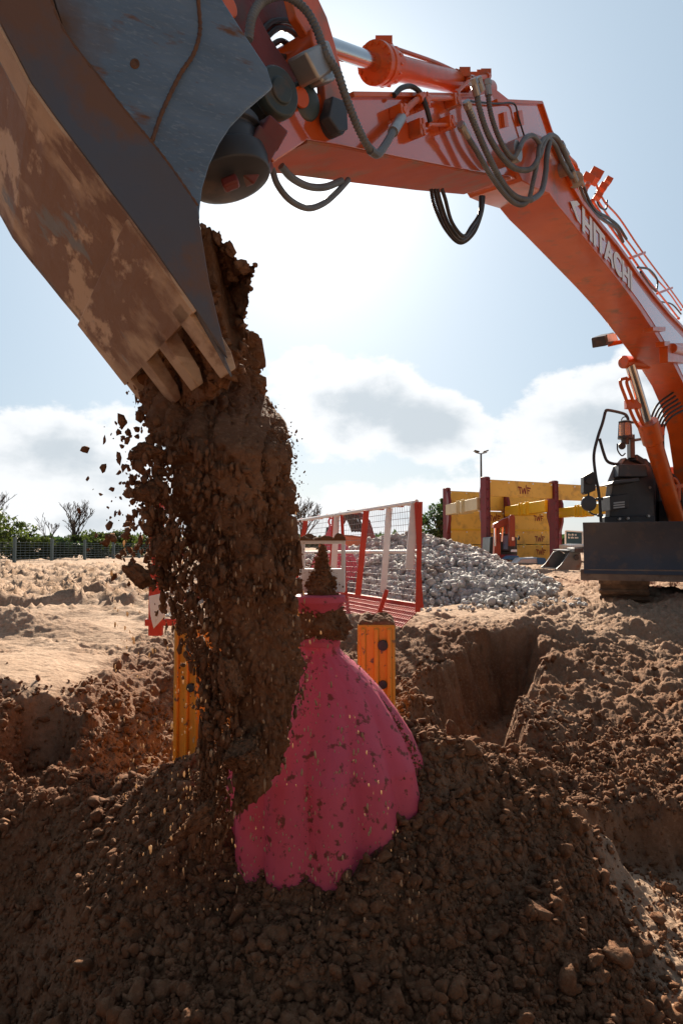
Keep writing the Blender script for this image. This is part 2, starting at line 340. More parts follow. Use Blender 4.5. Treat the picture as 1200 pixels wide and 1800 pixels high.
def smooth_h(x, y):
    x = np.asarray(x, float); y = np.asarray(y, float)
    wx = x + .06 * fbm(x * 2.3, y * 2.3, 40, 3); wy = y + .06 * fbm(x * 2.3 + 9, y * 2.3, 50, 3)
    xc = np.clip(wx, -6, 7); yc = np.clip(wy, -1.5, 9.5)
    z = np.full(x.shape, _W[-3]) + _W[-2] * xc + _W[-1] * yc
    for (cx, cy, _), w in zip(_C, _W[:-3]): z = z + w * _tps((xc - cx) ** 2 + (yc - cy) ** 2)
    far = .04 + .16 * sstep(-2, 4, x) * sstep(60, 12, y) + .05 * fbm(x * .12, y * .12, 3, 3)
    k = np.maximum(sstep(7.0, 9.5, y), np.maximum(sstep(-3.8, -6, x) * sstep(3.6, 4.4, y), sstep(4.5, 7, x)))
    z = z * (1 - k) + far * k
    s = poly_sd(wx, wy, HOLLOW); z = z + (np.minimum(z, -.58) - z) * sstep(0, .27, s + .07 * fbm(x * 4, y * 4, 61, 4))
    s = poly_sd(wx, wy, STEP); z = z - .25 * sstep(0, .10, s + .05 * fbm(x * 5, y * 5, 62, 3)) * np.clip((y - 3.0) / .6, 0, 1)
    s = poly_sd(wx, wy, NOTCH); z = z - .30 * sstep(0, .12, s + .03 * fbm(x * 6, y * 6, 63, 2))
    # spoil ridges and ruts on the plateau
    z = z + (.20 * (1 - np.abs(fbm(x * .45 + 3, y * 1.1, 71, 4)) * 2.2).clip(0, 1) ** 3 - .03) * sstep(9.0, 11, y) * sstep(34, 26, y) * sstep(-.5, -2.5, x)
    z = z - .10 * np.exp(-((y - 9.6 - .10 * x + .25 * np.sin(x * 1.3)) / .28) ** 2) * sstep(-2.0, -3.0, x)
    z = z + .10 * sstep(.25, .9, fbm(x * .55, y * 1.1, 77, 4)) * sstep(5, 8, y)
    z = z + .24 * np.exp(-((x + 3.6) / .9) ** 2 - ((y - 7.2) / .35) ** 2) + .12 * np.exp(-((x + 3.9) / 1.6) ** 2 - ((y - 11.5) / .5) ** 2)
    z = z + .13 * np.exp(-((x - 2.25) / .55) ** 2 - ((y - 6.9) / .35) ** 2) + .14 * np.exp(-((x - 3.3) / .5) ** 2 - ((y - 7.4) / .3) ** 2)
    return z
def rough_mask(x, y):
    plate = sstep(4.15, 4.6, y + .12 * fbm(x * 1.5, y * 1.5, 90, 3)) * sstep(-1.35 - .2, -1.9, x + .16 * (y - 4.4))
    far = sstep(7.0, 8.2, y + .35 * fbm(x, y, 91, 3)) * sstep(2.6, 1.6, x)
    smooth = np.clip(np.maximum(plate, far), 0, 1)
    n = np.maximum(sstep(.15, .6, fbm(x * .7, y * 1.2, 92, 4)), np.exp(-((x + 3.6) / 1.1) ** 2 - ((y - 7.2) / .5) ** 2)); n = np.maximum(n, sstep(9.5, 11.5, y) * sstep(32, 26, y) * sstep(-.1, .3, fbm(x * .5, y * .9, 97, 3)))
    low = sstep(1.0, 1.35, x + .05 * fbm(x * 4, y * 4, 95, 2)) * sstep(3.75, 3.55, y) * (.72 - .5 * sstep(.1, .5, fbm(x * 2.2, y * 2.2, 96, 3)))
    return np.clip(((1 - smooth) + .75 * n * smooth) * (1 - low), .08, 1)
def H(x, y, detail=True):
    x = np.asarray(x, float); y = np.asarray(y, float); z = smooth_h(x, y)
    if detail:
        m = rough_mask(x, y); nr = sstep(60, 15, np.hypot(x, y))
        wx = x + .012 * perlin(x * 30, y * 30, 5); wy = y + .012 * perlin(x * 30, y * 30, 6)
        d = .050 * fbm(x * 3.1, y * 3.1, 11, 5, .55) + .040 * lumps(wx * 7, wy * 7, 21) + .030 * lumps(wx * 15 + 3, wy * 15, 31) + .017 * lumps(wx * 34, wy * 34 + 5, 41) + .008 * lumps(wx * 75, wy * 75 + 5, 51)
        z = z + (d - .03) * m * nr + (1 - m) * nr * (.012 * fbm(x * 4, y * 4, 15, 4) + .006 * lumps(x * 12, y * 12, 81)) + .05 * fbm(x * .8, y * 1.6, 16, 4) * sstep(6, 12, y)
    return z
def moist_sunlit_of(x, y):
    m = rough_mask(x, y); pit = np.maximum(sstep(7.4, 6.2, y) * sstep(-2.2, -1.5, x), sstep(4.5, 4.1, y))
    return np.clip((m * .35 + .65 * pit * m) * (1 - .12 * sstep(.75, 1.35, x - .12 * (y - 3)) - .42 * sstep(.95, 1.3, x) * sstep(3.7, 3.3, y)) + .25 * fbm(x * 1.3, y * 1.3, 33, 3), 0.02, 1)  # lower right lightened: its sunlit brightness is put into the soil colour
def make_ground():
    dense = np.radians(np.linspace(-36, 36, 900)); side = np.radians(np.concatenate([np.linspace(36.6, 60, 30), np.linspace(64, 180, 30)]))
    th = np.concatenate([-side[::-1], dense, side[:-0] if False else side]); nt_ = len(th)
    r = [.3]
    while r[-1] < 5000:
        q = r[-1]; k = .035 if q < 1.4 else (.0023 if q < 3.6 else (.0032 if q < 9 else (.008 if q < 40 else .06))); r.append(q * (1 + k))
    r = np.array(r); R, T = np.meshgrid(r, th, indexing='ij'); X = R * np.sin(T); Y = R * np.cos(T)
    Z = np.empty_like(X)
    for i in range(0, len(r), 100): Z[i:i + 100] = H(X[i:i + 100], Y[i:i + 100])
    V = np.stack([X, Y, Z], -1).reshape(-1, 3); nr_ = len(r)
    i, j = np.meshgrid(np.arange(nr_ - 1), np.arange(nt_ - 1), indexing='ij'); a = (i * nt_ + j).ravel()
    F = np.stack([a, a + nt_, a + nt_ + 1, a + 1], 1)
    c = len(V); V = np.vstack([V, [[0, 0, float(H(np.array([0.]), np.array([0.]))[0])]]])
    mo = np.concatenate([moist_sunlit_of(X.ravel(), Y.ravel()), [1]])
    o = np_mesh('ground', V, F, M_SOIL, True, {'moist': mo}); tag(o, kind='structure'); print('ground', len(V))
make_ground()

# ------------------------------------------------------------------ loose lumps
def ico(sub):
    bm = bmesh.new(); bmesh.ops.create_icosphere(bm, subdivisions=sub, radius=1); V = np.array([v.co[:] for v in bm.verts]); F = np.array([[v.index for v in f.verts] for f in bm.faces]); bm.free(); return V, F
def lump_shapes(sub, n, amp, seed, angular=0.0):
    V, F = ico(sub); r = np.random.default_rng(seed); out = []
    for _ in range(n):
        W = V.copy(); k = 1.0
        for o in range(3):
            f = r.normal(size=(3, 3)) * (1.3 * 1.9 ** o); ph = r.uniform(0, 6.28, 3); W_ = np.sin(V @ f + ph).mean(1); k = k + amp * W_ / (1.5 ** o)
        W = V * k[:, None]
        for _p in range(int(angular)):            # cut flat facets
            nn = r.normal(size=3); nn /= np.linalg.norm(nn); h = r.uniform(.35, .75); dd = W @ nn - h; W = W - np.outer(np.clip(dd, 0, None) * .9, nn)
        W = W + r.normal(size=W.shape) * .03
        out.append(W)
    return out, F
def scatter(name, pos, size, mat, sub=1, stretch=None, seed=1, amp=.45, angular=3, smooth=True, squash=.8):
    sh, F = lump_shapes(sub, 10, amp, seed, angular); r = np.random.default_rng(seed + 99); n = len(pos); nv = len(sh[0]); S = np.array(sh)[r.integers(0, len(sh), n)]
    q = r.normal(size=(n, 4)); q /= np.linalg.norm(q, axis=1)[:, None]; w, x, y, z = q.T
    R = np.stack([1 - 2 * (y * y + z * z), 2 * (x * y - z * w), 2 * (x * z + y * w), 2 * (x * y + z * w), 1 - 2 * (x * x + z * z), 2 * (y * z - x * w), 2 * (x * z - y * w), 2 * (y * z + x * w), 1 - 2 * (x * x + y * y)], 1).reshape(n, 3, 3)
    V = np.einsum('nij,nkj->nki', R, S * r.uniform(.65, 1.25, (n, 1, 3))) * np.asarray(size)[:, None, None]
    if stretch is not None: V[:, :, 2] *= np.asarray(stretch)[:, None]
    V = (V + np.asarray(pos)[:, None, :]).reshape(-1, 3); FF = (F[None] + (np.arange(n) * nv)[:, None, None]).reshape(-1, 3)
    return np_mesh(name, V, FF, mat, smooth)
def heap_clods():
    # crumbs and clods lying on the dug ground, sizes by a power law
    allp = []; alls = []
    for n, s0, s1, dmax in ((30000, .0035, .008, 4.2), (16000, .007, .014, 5.0), (7500, .012, .026, 5), (1100, .024, .042, 6)):
        th = np.radians(rng.uniform(-34, 34, n)); d = 2.0 * (dmax / 2.0) ** rng.uniform(0, 1, n) ; x = d * np.tan(th); y = d
        m = rough_mask(x, y); keep = rng.uniform(size=n) < m ** 1.5; x, y = x[keep], y[keep]
        s = s0 * (s1 / s0) ** (rng.uniform(size=len(x)) ** 2); z = H(x, y) + s * .45
        allp.append(np.stack([x, y, z], 1)); alls.append(s)
    a = scatter('soil_crumbs', np.vstack(allp[:2]), np.concatenate(alls[:2]), M_CLOD, 1, seed=3); tag(a, 'fine brown soil crumbs strewn over the dug heap and pit floor', 'soil', kind='stuff')
    a = scatter('soil_lumps', np.vstack(allp[2:]), np.concatenate(alls[2:]), M_CLOD, 2, seed=4, amp=.55); tag(a, 'fist sized clods of brown soil lying on the dug slopes', 'soil', kind='stuff')
heap_clods()
# ------------------------------------------------------------------ excavator
U = Vector((.589, .808, 0)).normalized(); NL = Vector((.808, -.589, 0)).normalized(); T0 = Vector((-.25, 2.9, 0))
def MP(px, py, off):                           # where a sight line meets the plane 'off' metres to the machine's left of its centre plane
    r = ray(px, py); t = (off - NL.dot(Vector((CAM.x, CAM.y, 0)) - T0)) / NL.dot(Vector((r.x, r.y, 0)))
    return CAM + r * t
def side_prism(mb, pts, near, far):
    A = [MP(x, y, near) for x, y in pts]; return mb.prism(A, [p + NL * (far - near) for p in A])
def hose(mb, pts, r, corr=True, off=.25, n=14, seg=10):
    q = [MP(p[0], p[1], p[2] if len(p) > 2 else off) for p in pts]; sp = spline(q, n)
    if not corr: return mb.tube(sp, r, seg)
    L = [0]; 
    for a, b in zip(sp, sp[1:]): L.append(L[-1] + (b - a).length)
    step = r * .42; m = int(L[-1] / step); out = []; j = 0
    for k in range(m + 1):
        t = k * L[-1] / m
        while j < len(L) - 2 and L[j + 1] < t: j += 1
        out.append(sp[j].lerp(sp[j + 1], (t - L[j]) / max(1e-9, L[j + 1] - L[j])))
    return mb.tube(out, [r * (1.0 if k % 2 else .80) for k in range(m + 1)], seg)

M_ORR = nmat('dusty_orange_paint', (.56, .10, .02), (.46, .085, .025), 2.2, .72, c3=(.30, .16, .09), s3=4, t3=(.48, .7), spec=.3)
EX = thing('excavator', 'large orange tracked excavator with its arm reaching over the pit, emptying its bucket', 'excavator', (5.6, 10.9, .2))
# boom: a curved box section
BW = .20
near_bot = [(918, 318), (940, 330), (965, 340), (980, 362), (1002, 388), (1027, 419), (1047, 444), (1067, 469), (1086, 493), (1104, 517), (1123, 544), (1141, 572), (1163, 607), (1182.5, 640), (1199, 672), (1213, 710), (1224, 760), (1231, 814), (1236, 880)]
near_top = [(1290, 862), (1292, 790), (1280, 720), (1262, 668), (1236, 622), (1210, 588), (1176, 553), (1150, 522), (1120, 483), (1100, 454), (1080, 427), (1060, 403), (1040, 379), (1022, 357), (1003, 325), (985, 280), (965, 245), (935, 232), (905, 245), (900, 285)]
mb = MB(); side_prism(mb, near_bot + near_top, BW, -BW)
boom = mb.build('boom', M_OR, EX, bevel=.006, smooth=20)
# side face trim: weld flange strips along top and bottom
mb = MB()
for a, b in zip(near_top[2:-4], near_top[3:-3]):
    p, q = MP(*a, BW + .012), MP(*b, BW + .012); mb.bar(p, q, .03, .045, (0, 0, 1))
mb.build('boom_flange', M_OR, boom, bevel=.004)
# pale reflective side plate of the boom
M_SIDE = nmat('boom_side_paint', (.72, .118, .02), (.62, .095, .018), 1.5, .17, c3=(.32, .14, .08), s3=5, t3=(.58, .80), coat=1.0, rvar=.05); M_SIDE.node_tree.nodes['Principled BSDF'].inputs['Coat IOR'].default_value = 2.0; M_SIDE.node_tree.nodes['Principled BSDF'].inputs['Coat Roughness'].default_value = .05
mb = MB(); strip = [(1003, 368), (1012, 384), (1030, 408), (1050, 434), (1070, 460), (1088, 482), (1107, 508), (1125, 533), (1145, 563), (1166, 598), (1186, 632), (1203, 668)]
strip_t = [(1228, 640), (1212, 612), (1196, 590), (1170, 562), (1145, 532), (1116, 494), (1097, 468), (1077, 442), (1057, 417), (1038, 393), (1020, 370), (1006, 352)]
side_prism(mb, strip + strip_t, BW + .006, BW - .01); side = mb.build('side_plate', M_SIDE, boom, smooth=20)
# lettering on the boom
def strokes(word, size, bold=.15):
    cu = bpy.data.curves.new('t', 'FONT'); cu.body = word; cu.size = size; cu.offset = size * bold * .13; o = bpy.data.objects.new('t', cu); COL.objects.link(o)
    dg = bpy.context.evaluated_depsgraph_get(); dg.update(); me = bpy.data.meshes.new_from_object(o.evaluated_get(dg))
    V = [v.co.copy() for v in me.vertices]; F = [tuple(p.vertices) for p in me.polygons]; bpy.data.objects.remove(o); bpy.data.curves.remove(cu); bpy.data.meshes.remove(me); return V, F
def letter_mesh(name, word, o, ex, ey, mat, parent, width, height, bold=.3):
    V, F = strokes(word, 1, bold); xs = [v.x for v in V]; ys = [v.y for v in V]; x0, x1, y0, y1 = min(xs), max(xs), min(ys), max(ys)
    mb = MB(); mb.add([o + ex * ((v.x - x0) / (x1 - x0) * width) + ey * ((v.y - y0) / (y1 - y0) * height) for v in V], F)
    return mb.build(name, mat, parent, smooth=0)
a = MP(1023, 407, BW + .012); b = MP(1108, 511, BW + .012); ex = (b - a).normalized(); ey = NL.cross(ex)
c1 = MP(1036, 392, BW + .012); hgt = (c1 - a).dot(ey)
letter_mesh('lettering', 'HITACHI', a + ey * .005, ex, ey, M_LETTER, boom, (b - a).length * 1.04, max(.22, hgt * 1.1))
mb = MB(); q0 = a - ex * .16 + ey * .02                            # emblem ahead of the word: two arrow-like chevrons
for k in (0,):
    mb.add([q0 + ex * -.16 + ey * .11, q0 + ex * .02 + ey * .19, q0 + ex * .10 + ey * .19, q0 + ex * -.04 + ey * .11, q0 + ex * .10 + ey * .03, q0 + ex * .02 + ey * .03], [(0, 5, 4, 3, 2, 1)])
mb.build('emblem', M_LETTER, boom, smooth=0)

# arm
AW = .17
arm_poly = [(462, 262), (470, 287), (520, 290), (600, 256), (720, 280), (820, 299), (897, 311), (925, 322), (960, 330), (968, 300), (972, 262), (950, 181), (864, 176), (858, 160), (848, 162), (838, 170), (617, 167), (560, 165), (500, 185), (470, 215)]
arm_poly = [(468, 262), (482, 285), (540, 246), (600, 256), (720, 280), (820, 299), (897, 311), (925, 322), (958, 322), (968, 290), (970, 250), (950, 181), (870, 178), (862, 163), (838, 168), (617, 167), (560, 165), (505, 185), (478, 215)]
mb = MB(); side_prism(mb, arm_poly, AW, -AW); arm = mb.build('arm', M_SIDE, EX, bevel=.005, smooth=20)
mb = MB()   # bottom plate of the arm, worn orange paint
bp = [(540, 246.5), (600, 256.5), (720, 280.5), (820, 299.5), (897, 311.5)]
A_ = [MP(x, y, AW + .004) for x, y in bp]
for p, q in zip(A_, A_[1:]):
    dn = Vector((0, 0, -.012)); mb.prism([p, q, q - NL * (2 * AW + .008), p - NL * (2 * AW + .008)], [p + dn, q + dn, q - NL * (2 * AW + .008) + dn, p - NL * (2 * AW + .008) + dn])
mb.build('bottom_plate', M_ORR, arm)
mb = MB()
for pts in ([(617, 167), (700, 167.5), (838, 168.5)], [(870, 178), (950, 181)], [(950, 181), (967, 232), (985, 262)]):
    for p, q in zip(pts, pts[1:]): mb.bar(MP(*p, AW + .008), MP(*q, AW + .008), .03, .022)
mb.build('edge_flange', M_OR, arm, bevel=.003)
mb = MB()   # slots and brackets in the arm's side
for x, y in ((889, 209), (916, 206)):
    side_prism(mb, [(x - 5, y - 12), (x + 1, y - 13), (x + 5, y + 13), (x - 2, y + 14)], AW + .02, AW)
mb.tube([MP(912 + 13 * math.cos(t), 268 + 15 * math.sin(t), AW + .012) for t in np.linspace(0, 6.283, 25)], .012, 8)
mb.build('bracket', M_OR, arm, bevel=.002)
mb = MB(); mb.cyl(MP(911, 265, BW + .05), MP(911, 265, BW + .05) - NL * .5, .07); mb.cyl(MP(1010, 316, BW + .05), MP(1010, 316, BW - .1), .065)
mb.each('pivot_pin', M_STL, arm, bevel=.004)
# valve bracket, pipes on the arm's side
mb = MB(); o1 = AW + .05
def pipe(mb, pts, r, off, fitting=True):
    q = [MP(x, y, off) for x, y in pts]; mb.tube(spline(q, 6) if len(q) > 2 else q, r, 10)
    if fitting:
        for p, n in ((q[0], q[1]), (q[-1], q[-2])): mb.cyl(p, p + (n - p).normalized() * r * 3, r * 1.6, seg=8)
pipe(mb, [(748, 173), (802, 173)], .013, o1); pipe(mb, [(750, 219), (800, 219)], .009, o1); pipe(mb, [(705, 202), (722, 184), (740, 170)], .016, o1)
for x, y, w, h in ((712, 192, 10, 12), (752, 174, 8, 14), (806, 174, 9, 12), (744, 222, 8, 16), (796, 213, 8, 12)):
    [side_prism(mb, [(x - w * .5 + j * w * .7, y - h), (x + j * w * .7, y - h * .8), (x + w * .3 + j * w * .7, y + h), (x - w * .2 + j * w * .7, y + h * .8)], AW + .07, AW + .0) for j in (-.5, .5)]; pb_ = MP(x, y, AW + .075); mb.cyl(pb_, pb_ - NL * .05, .016, seg=8)
mb.each('arm_pipe', M_OR, arm, bevel=.003)

# bucket cylinder on the arm
mb = MB(); c0 = MP(664, 112, 0); c1 = MP(858, 158, 0); ax = (c1 - c0).normalized()
rb = .064
mb.lathe(c0, ax, [(-.04, .05), (-.04, .105), (.0, .105), (.0, .092), (.03, .092), (.03, .1), (.08, .1), (.08, .082), (.17, .082), (.18, rb), ((c1 - c0).length, rb), ((c1 - c0).length + .03, .05)], 32)
cylb = mb.build('bucket_cylinder', M_OR, EX, bevel=.003)
mb = MB()
u_ = ax.orthogonal().normalized(); w_ = ax.cross(u_)
for k in range(14):
    t = 2 * math.pi * k / 14; c = c0 + (u_ * math.cos(t) + w_ * math.sin(t)) * .091; mb.cyl(c - ax * .05, c + ax * .0, .011, seg=6)
    c = c0 + (u_ * math.cos(t) + w_ * math.sin(t)) * .095; mb.cyl(c + ax * .075, c + ax * .095, .010, seg=6)
mb.each('flange_bolt', M_OR, cylb, smooth=20)
mb = MB(); mb.cyl(MP(560, 76, 0), c0, .043); mb.build('piston_rod', M_CHR, cylb)
mb = MB(); pipe(mb, [(680, 78), (690, 84), (760, 108), (805, 128)], .012, .02); mb.box(c0 + ax * .06 + Vector((0, 0, .11)), (.09, .08, .05)); 
for x, y in ((815, 132), (830, 140), (845, 136), (852, 134)): mb.box(MP(x, y, .05), (.07, .07, .06))
pipe(mb, [(826, 139), (858, 134)], .014, .09); pipe(mb, [(800, 165), (826, 139)], .012, .09)
side_prism(mb, [(820, 168), (842, 128), (862, 150), (900, 180), (860, 190)], .06, -.06)
mb.build('cylinder_pipe', M_OR, cylb, bevel=.004)

# bucket linkage
mb = MB()
side_prism(mb, [(505, -30), (545, -34), (575, 30), (590, 80), (607, 150), (612, 205), (600, 238), (575, 228), (572, 185), (566, 120), (545, 70), (520, 30)], .19, .15)
side_prism(mb, [(505, -30), (545, -34), (575, 30), (590, 80), (607, 150), (612, 205), (600, 238), (575, 228), (572, 185), (566, 120), (545, 70), (520, 30)], -.15, -.19)
mb.cyl(MP(560, 72, .21), MP(560, 72, .21) - NL * .42, .05)
link = mb.build('bucket_link', M_OR, EX, bevel=.006)
mb = MB(); mb.cyl(MP(595, 212, .23), MP(595, 212, .23) - NL * .46, .055); side_prism(mb, [(585, 168), (610, 178), (612, 228), (596, 232), (578, 205)], .24, .19); mb.build('link_pin', M_CHAS, link, bevel=.006)
mb = MB(); side_prism(mb, [(536, 88), (578, 68), (590, 100), (596, 118), (562, 140)], .30, .20); side_prism(mb, [(562, 128), (590, 122), (592, 140), (568, 146)], .27, .2)
mb.each('hose_clamp', M_STL, link, bevel=.012)
# upper hitch plates (dark red) reaching to the bucket
M_HITCH = nmat('hitch_paint', (.20, .028, .02), (.12, .025, .025), 4, .5, c3=(.09, .06, .05), s3=7, t3=(.5, .7), bump=.001)
mb = MB()
side_prism(mb, [(330, -60), (415, -60), (440, 0), (478, 70), (520, 130), (560, 165), (545, 195), (480, 190), (440, 120), (380, 30)], .12, .08)
side_prism(mb, [(440, -40), (520, -40), (560, 30), (545, 60), (500, 42), (455, 70), (440, 20)], .05, .0)
side_prism(mb, [(330, -60), (415, -60), (440, 0), (478, 70), (520, 130), (560, 165), (545, 195), (480, 190), (440, 120), (380, 30)], -.08, -.12)
hitch = mb.build('tilt_hitch', M_HITCH, EX, bevel=.006)
mb = MB(); mb.cyl(MP(405, 10, .17), MP(405, 10, .17) - NL * .3, .038); mb.build('hitch_pin', M_OR, hitch, bevel=.004)
# rotator drums under the hitch
M_DRUM = nmat('drum_paint', (.05, .075, .075), (.035, .05, .055), 5, .42, c3=(.12, .08, .05), s3=7, t3=(.55, .75))
ad = (P(520, 190, 2.75) - P(440, 172, 2.45)).normalized(); ad = (NL * .80 + Vector((.0, -.2, -.10))).normalized()
mb = MB(); c = P(466, 176, 2.62); mb.lathe(c, ad, [(-.42, .085), (.05, .085), (.05, .095), (.085, .095), (.10, .085), (.10, .05), (.112, .046)], 36); mb.build('tilt_cylinder', M_DRUM, hitch, bevel=.004)
mb = MB(); c = P(522, 186, 2.78); mb.lathe(c, ad, [(-.5, .082), (.02, .082), (.06, .075), (.07, .05)], 32); mb.build('pin_boss', M_DRUM, hitch, bevel=.004)
mb = MB(); c = P(527, 172, 2.70); mb.lathe(c, ad, [(0, .040), (.012, .040)], 28); mb.build('pin_cap', M_OR, hitch, bevel=.002)
aw = Vector((-.30, .10, .95)).normalized()
aw = (P(400, 200, 2.5) - P(440, 330, 2.5)).normalized()
mb = MB(); c = P(405, 318, 2.50); mb.lathe(c, aw, [(-.02, .11), (.0, .155), (.035, .165), (.075, .165), (.08, .15), (.15, .15), (.155, .17), (.19, .17), (.2, .14), (.42, .14)], 40); mb.build('rotator', M_CHAS, hitch, bevel=.004)
mb = MB()
for px, py, w in ((452, 262, .10), (432, 300, .08), (470, 240, .09)): mb.box(P(px, py, 2.5), (w, w * 1.3, w), Matrix.Rotation(.5, 3, 'Y') @ Matrix.Rotation(.6, 3, 'Z'))
mb.cyl(P(448, 300, 2.52), P(470, 292, 2.6), .028); mb.box(P(405, 322, 2.42), (.06, .05, .035), Matrix.Rotation(-.4, 3, 'Y')); mb.each('rotator_bracket', M_HITCH, hitch, bevel=.008)
mb = MB(); mb.box(P(459, 157, 2.47), (.045, .03, .03), Matrix.Rotation(-.9, 3, 'Y')); mb.build('grease_block', M_WHITE, hitch, bevel=.004)

# bucket, turned on its rotator: its near side plate almost faces the camera
LB = Vector((.47, -.88, 0)).normalized(); B0 = Vector((-.45, 2.0, 0)); BWID = 1.02
def BP(px, py, inn=0.0):                       # on the near side plate (inn metres inwards)
    r = ray(px, py); t = (LB.dot(B0) - inn) / LB.dot(Vector((r.x, r.y, 0))); return CAM + r * t
BUCK = thing('bucket', None, None, (0, 0, 0)); BUCK.parent = EX; BUCK.location = -EX.location
M_BKT = bpy.data.materials.new('worn_bucket_paint'); M_BKM = bpy.data.materials.new('muddy_bucket_steel')
def bucket_mats():
    for m, outer in ((M_BKT, False), (M_BKM, True)):
        m.use_nodes = True; nt = m.node_tree; N = nt.nodes; L = nt.links; b = N['Principled BSDF']; tc = N.new('ShaderNodeTexCoord')
        mp = N.new('ShaderNodeMapping'); mp.inputs['Rotation'].default_value = (0, math.radians(-52), 0); mp.inputs['Scale'].default_value = (1, 1, 3.2); L.new(tc.outputs['Object'], mp.inputs[0])
        def noise(sc, det=8, st=True, ro=.6):
            n = N.new('ShaderNodeTexNoise'); n.inputs['Scale'].default_value = sc; n.inputs['Detail'].default_value = det; n.inputs['Roughness'].default_value = ro; L.new(mp.outputs[0] if st else tc.outputs['Object'], n.inputs['Vector']); return n.outputs[0]
        def mr(s, a, z):
            n = N.new('ShaderNodeMapRange'); L.new(s, n.inputs[0]); n.inputs[1].default_value = a; n.inputs[2].default_value = z; return n.outputs[0]
        def mix(f, a, z):
            n = N.new('ShaderNodeMix'); n.data_type = 'RGBA'; L.new(f, n.inputs[0])
            for s, v in ((6, a), (7, z)):
                if isinstance(v, tuple): n.inputs[s].default_value = (*v, 1)
                else: L.new(v, n.inputs[s])
            return n.outputs[2]
        if not outer:
            c = mix(mr(noise(2.0), .35, .7), (.165, .24, .32), (.10, .155, .215))
            c = mix(mr(noise(38, 4), .55, .78), c, (.24, .31, .37))
            c = mix(mr(noise(1.6, 8, False), .52, .70), c, (.13, .075, .045))
            c = mix(mr(noise(6, 10), .60, .70), c, (.17, .08, .04))
        else:
            c = mix(mr(noise(1.7, 9, False), .46, .54), (.25, .135, .08), (.52, .37, .245))
            c = mix(mr(noise(2.6, 9), .55, .60), c, (.58, .42, .29))
            c = mix(mr(noise(3.1, 9, False), .58, .63), c, (.22, .22, .22))
        L.new(c, b.inputs['Base Color']); b.inputs['Metallic'].default_value = .0 if outer else .35
        r = N.new('ShaderNodeMapRange'); L.new(noise(9), r.inputs[0]); r.inputs[3].default_value = .35 if not outer else .55; r.inputs[4].default_value = .75 if not outer else .95; L.new(r.outputs[0], b.inputs['Roughness'])
        bp = N.new('ShaderNodeBump'); bp.inputs['Distance'].default_value = .004; L.new(noise(14, 10), bp.inputs['Height']); L.new(bp.outputs[0], b.inputs['Normal'])
bucket_mats()
M_BKW = nmat('rusty_bucket_paint', (.085, .11, .15), (.11, .10, .105), 1.6, .5, c3=(.17, .09, .055), s3=3.0, t3=(.44, .56), bump=.003, bscale=18, metal=.2)
side_line = [(-130, -190), (0, 50), (54, 154), (95, 212), (137, 267), (180, 325), (225, 383), (268, 443), (322, 520), (345, 548)]   # heel edge, top to lip
mouth = [(410, 662), (398, 632), (385, 580), (366, 500), (353, 420), (351, 372), (356, 330), (368, 290), (387, 250), (408, 218), (435, 190), (458, 171), (480, 152), (470, 120), (430, 60), (385, -10), (300, -150), (60, -330)]
mb = MB(); A = [BP(x, y) for x, y in side_line + mouth]; mb.prism(A, [p - LB * .022 for p in A]); near = mb.build('side_plate', M_BKT, BUCK, bevel=.004, smooth=20)
mb = MB(); A = [BP(x, y) - LB * (BWID - .022) for x, y in side_line + mouth]; mb.prism(A, [p - LB * .022 for p in A]); mb.build('side_plate', M_BKT, BUCK, bevel=.004, smooth=20)
mb = MB()
for pts, o in (([(80, -20), (112, 60), (180, 150), (225, 208), (266, 256), (300, 300), (345, 365), (353, 420), (366, 500), (385, 580), (398, 632), (340, 545), (268, 440), (180, 322), (95, 208), (54, 150), (0, 45), (-40, -20)], .016),):
    A = [BP(x, y) for x, y in pts]; mb.prism([p + LB * o for p in A], [p + LB * .001 for p in A])
mb.build('wear_plate', M_BKW, BUCK, bevel=.004, smooth=20)
mb = MB(); A = [BP(x, y) for x, y in [(342, -40), (349, 30), (349, 65), (338, 100), (318, 130), (300, 165), (282, 205), (266, 252), (225, 206), (180, 148), (112, 58), (82, -40)]]
mb.prism([p + LB * .010 for p in A], [p + LB * .001 for p in A]); mb.build('rib_plate', M_BKT, BUCK, bevel=.003, smooth=20)
M_RUST = nmat('rusty_weld', (.16, .075, .035), (.10, .06, .045), 20, .8, bump=.004, bscale=80)
mb = MB()
for pts in ([(342, -40), (349, 30), (349, 65), (338, 100), (318, 130), (300, 165), (282, 205), (266, 252)], [(80, -20), (112, 60), (180, 150), (225, 208), (266, 256), (300, 300), (345, 365)]):
    sp = spline([BP(x, y) + LB * .011 for x, y in pts], 12); mb.tube(sp, [.006 + .0015 * math.sin(k * 2.3) * math.sin(k * .7) for k in range(len(sp))], 8)
mb.each('weld_seam', M_RUST, BUCK)
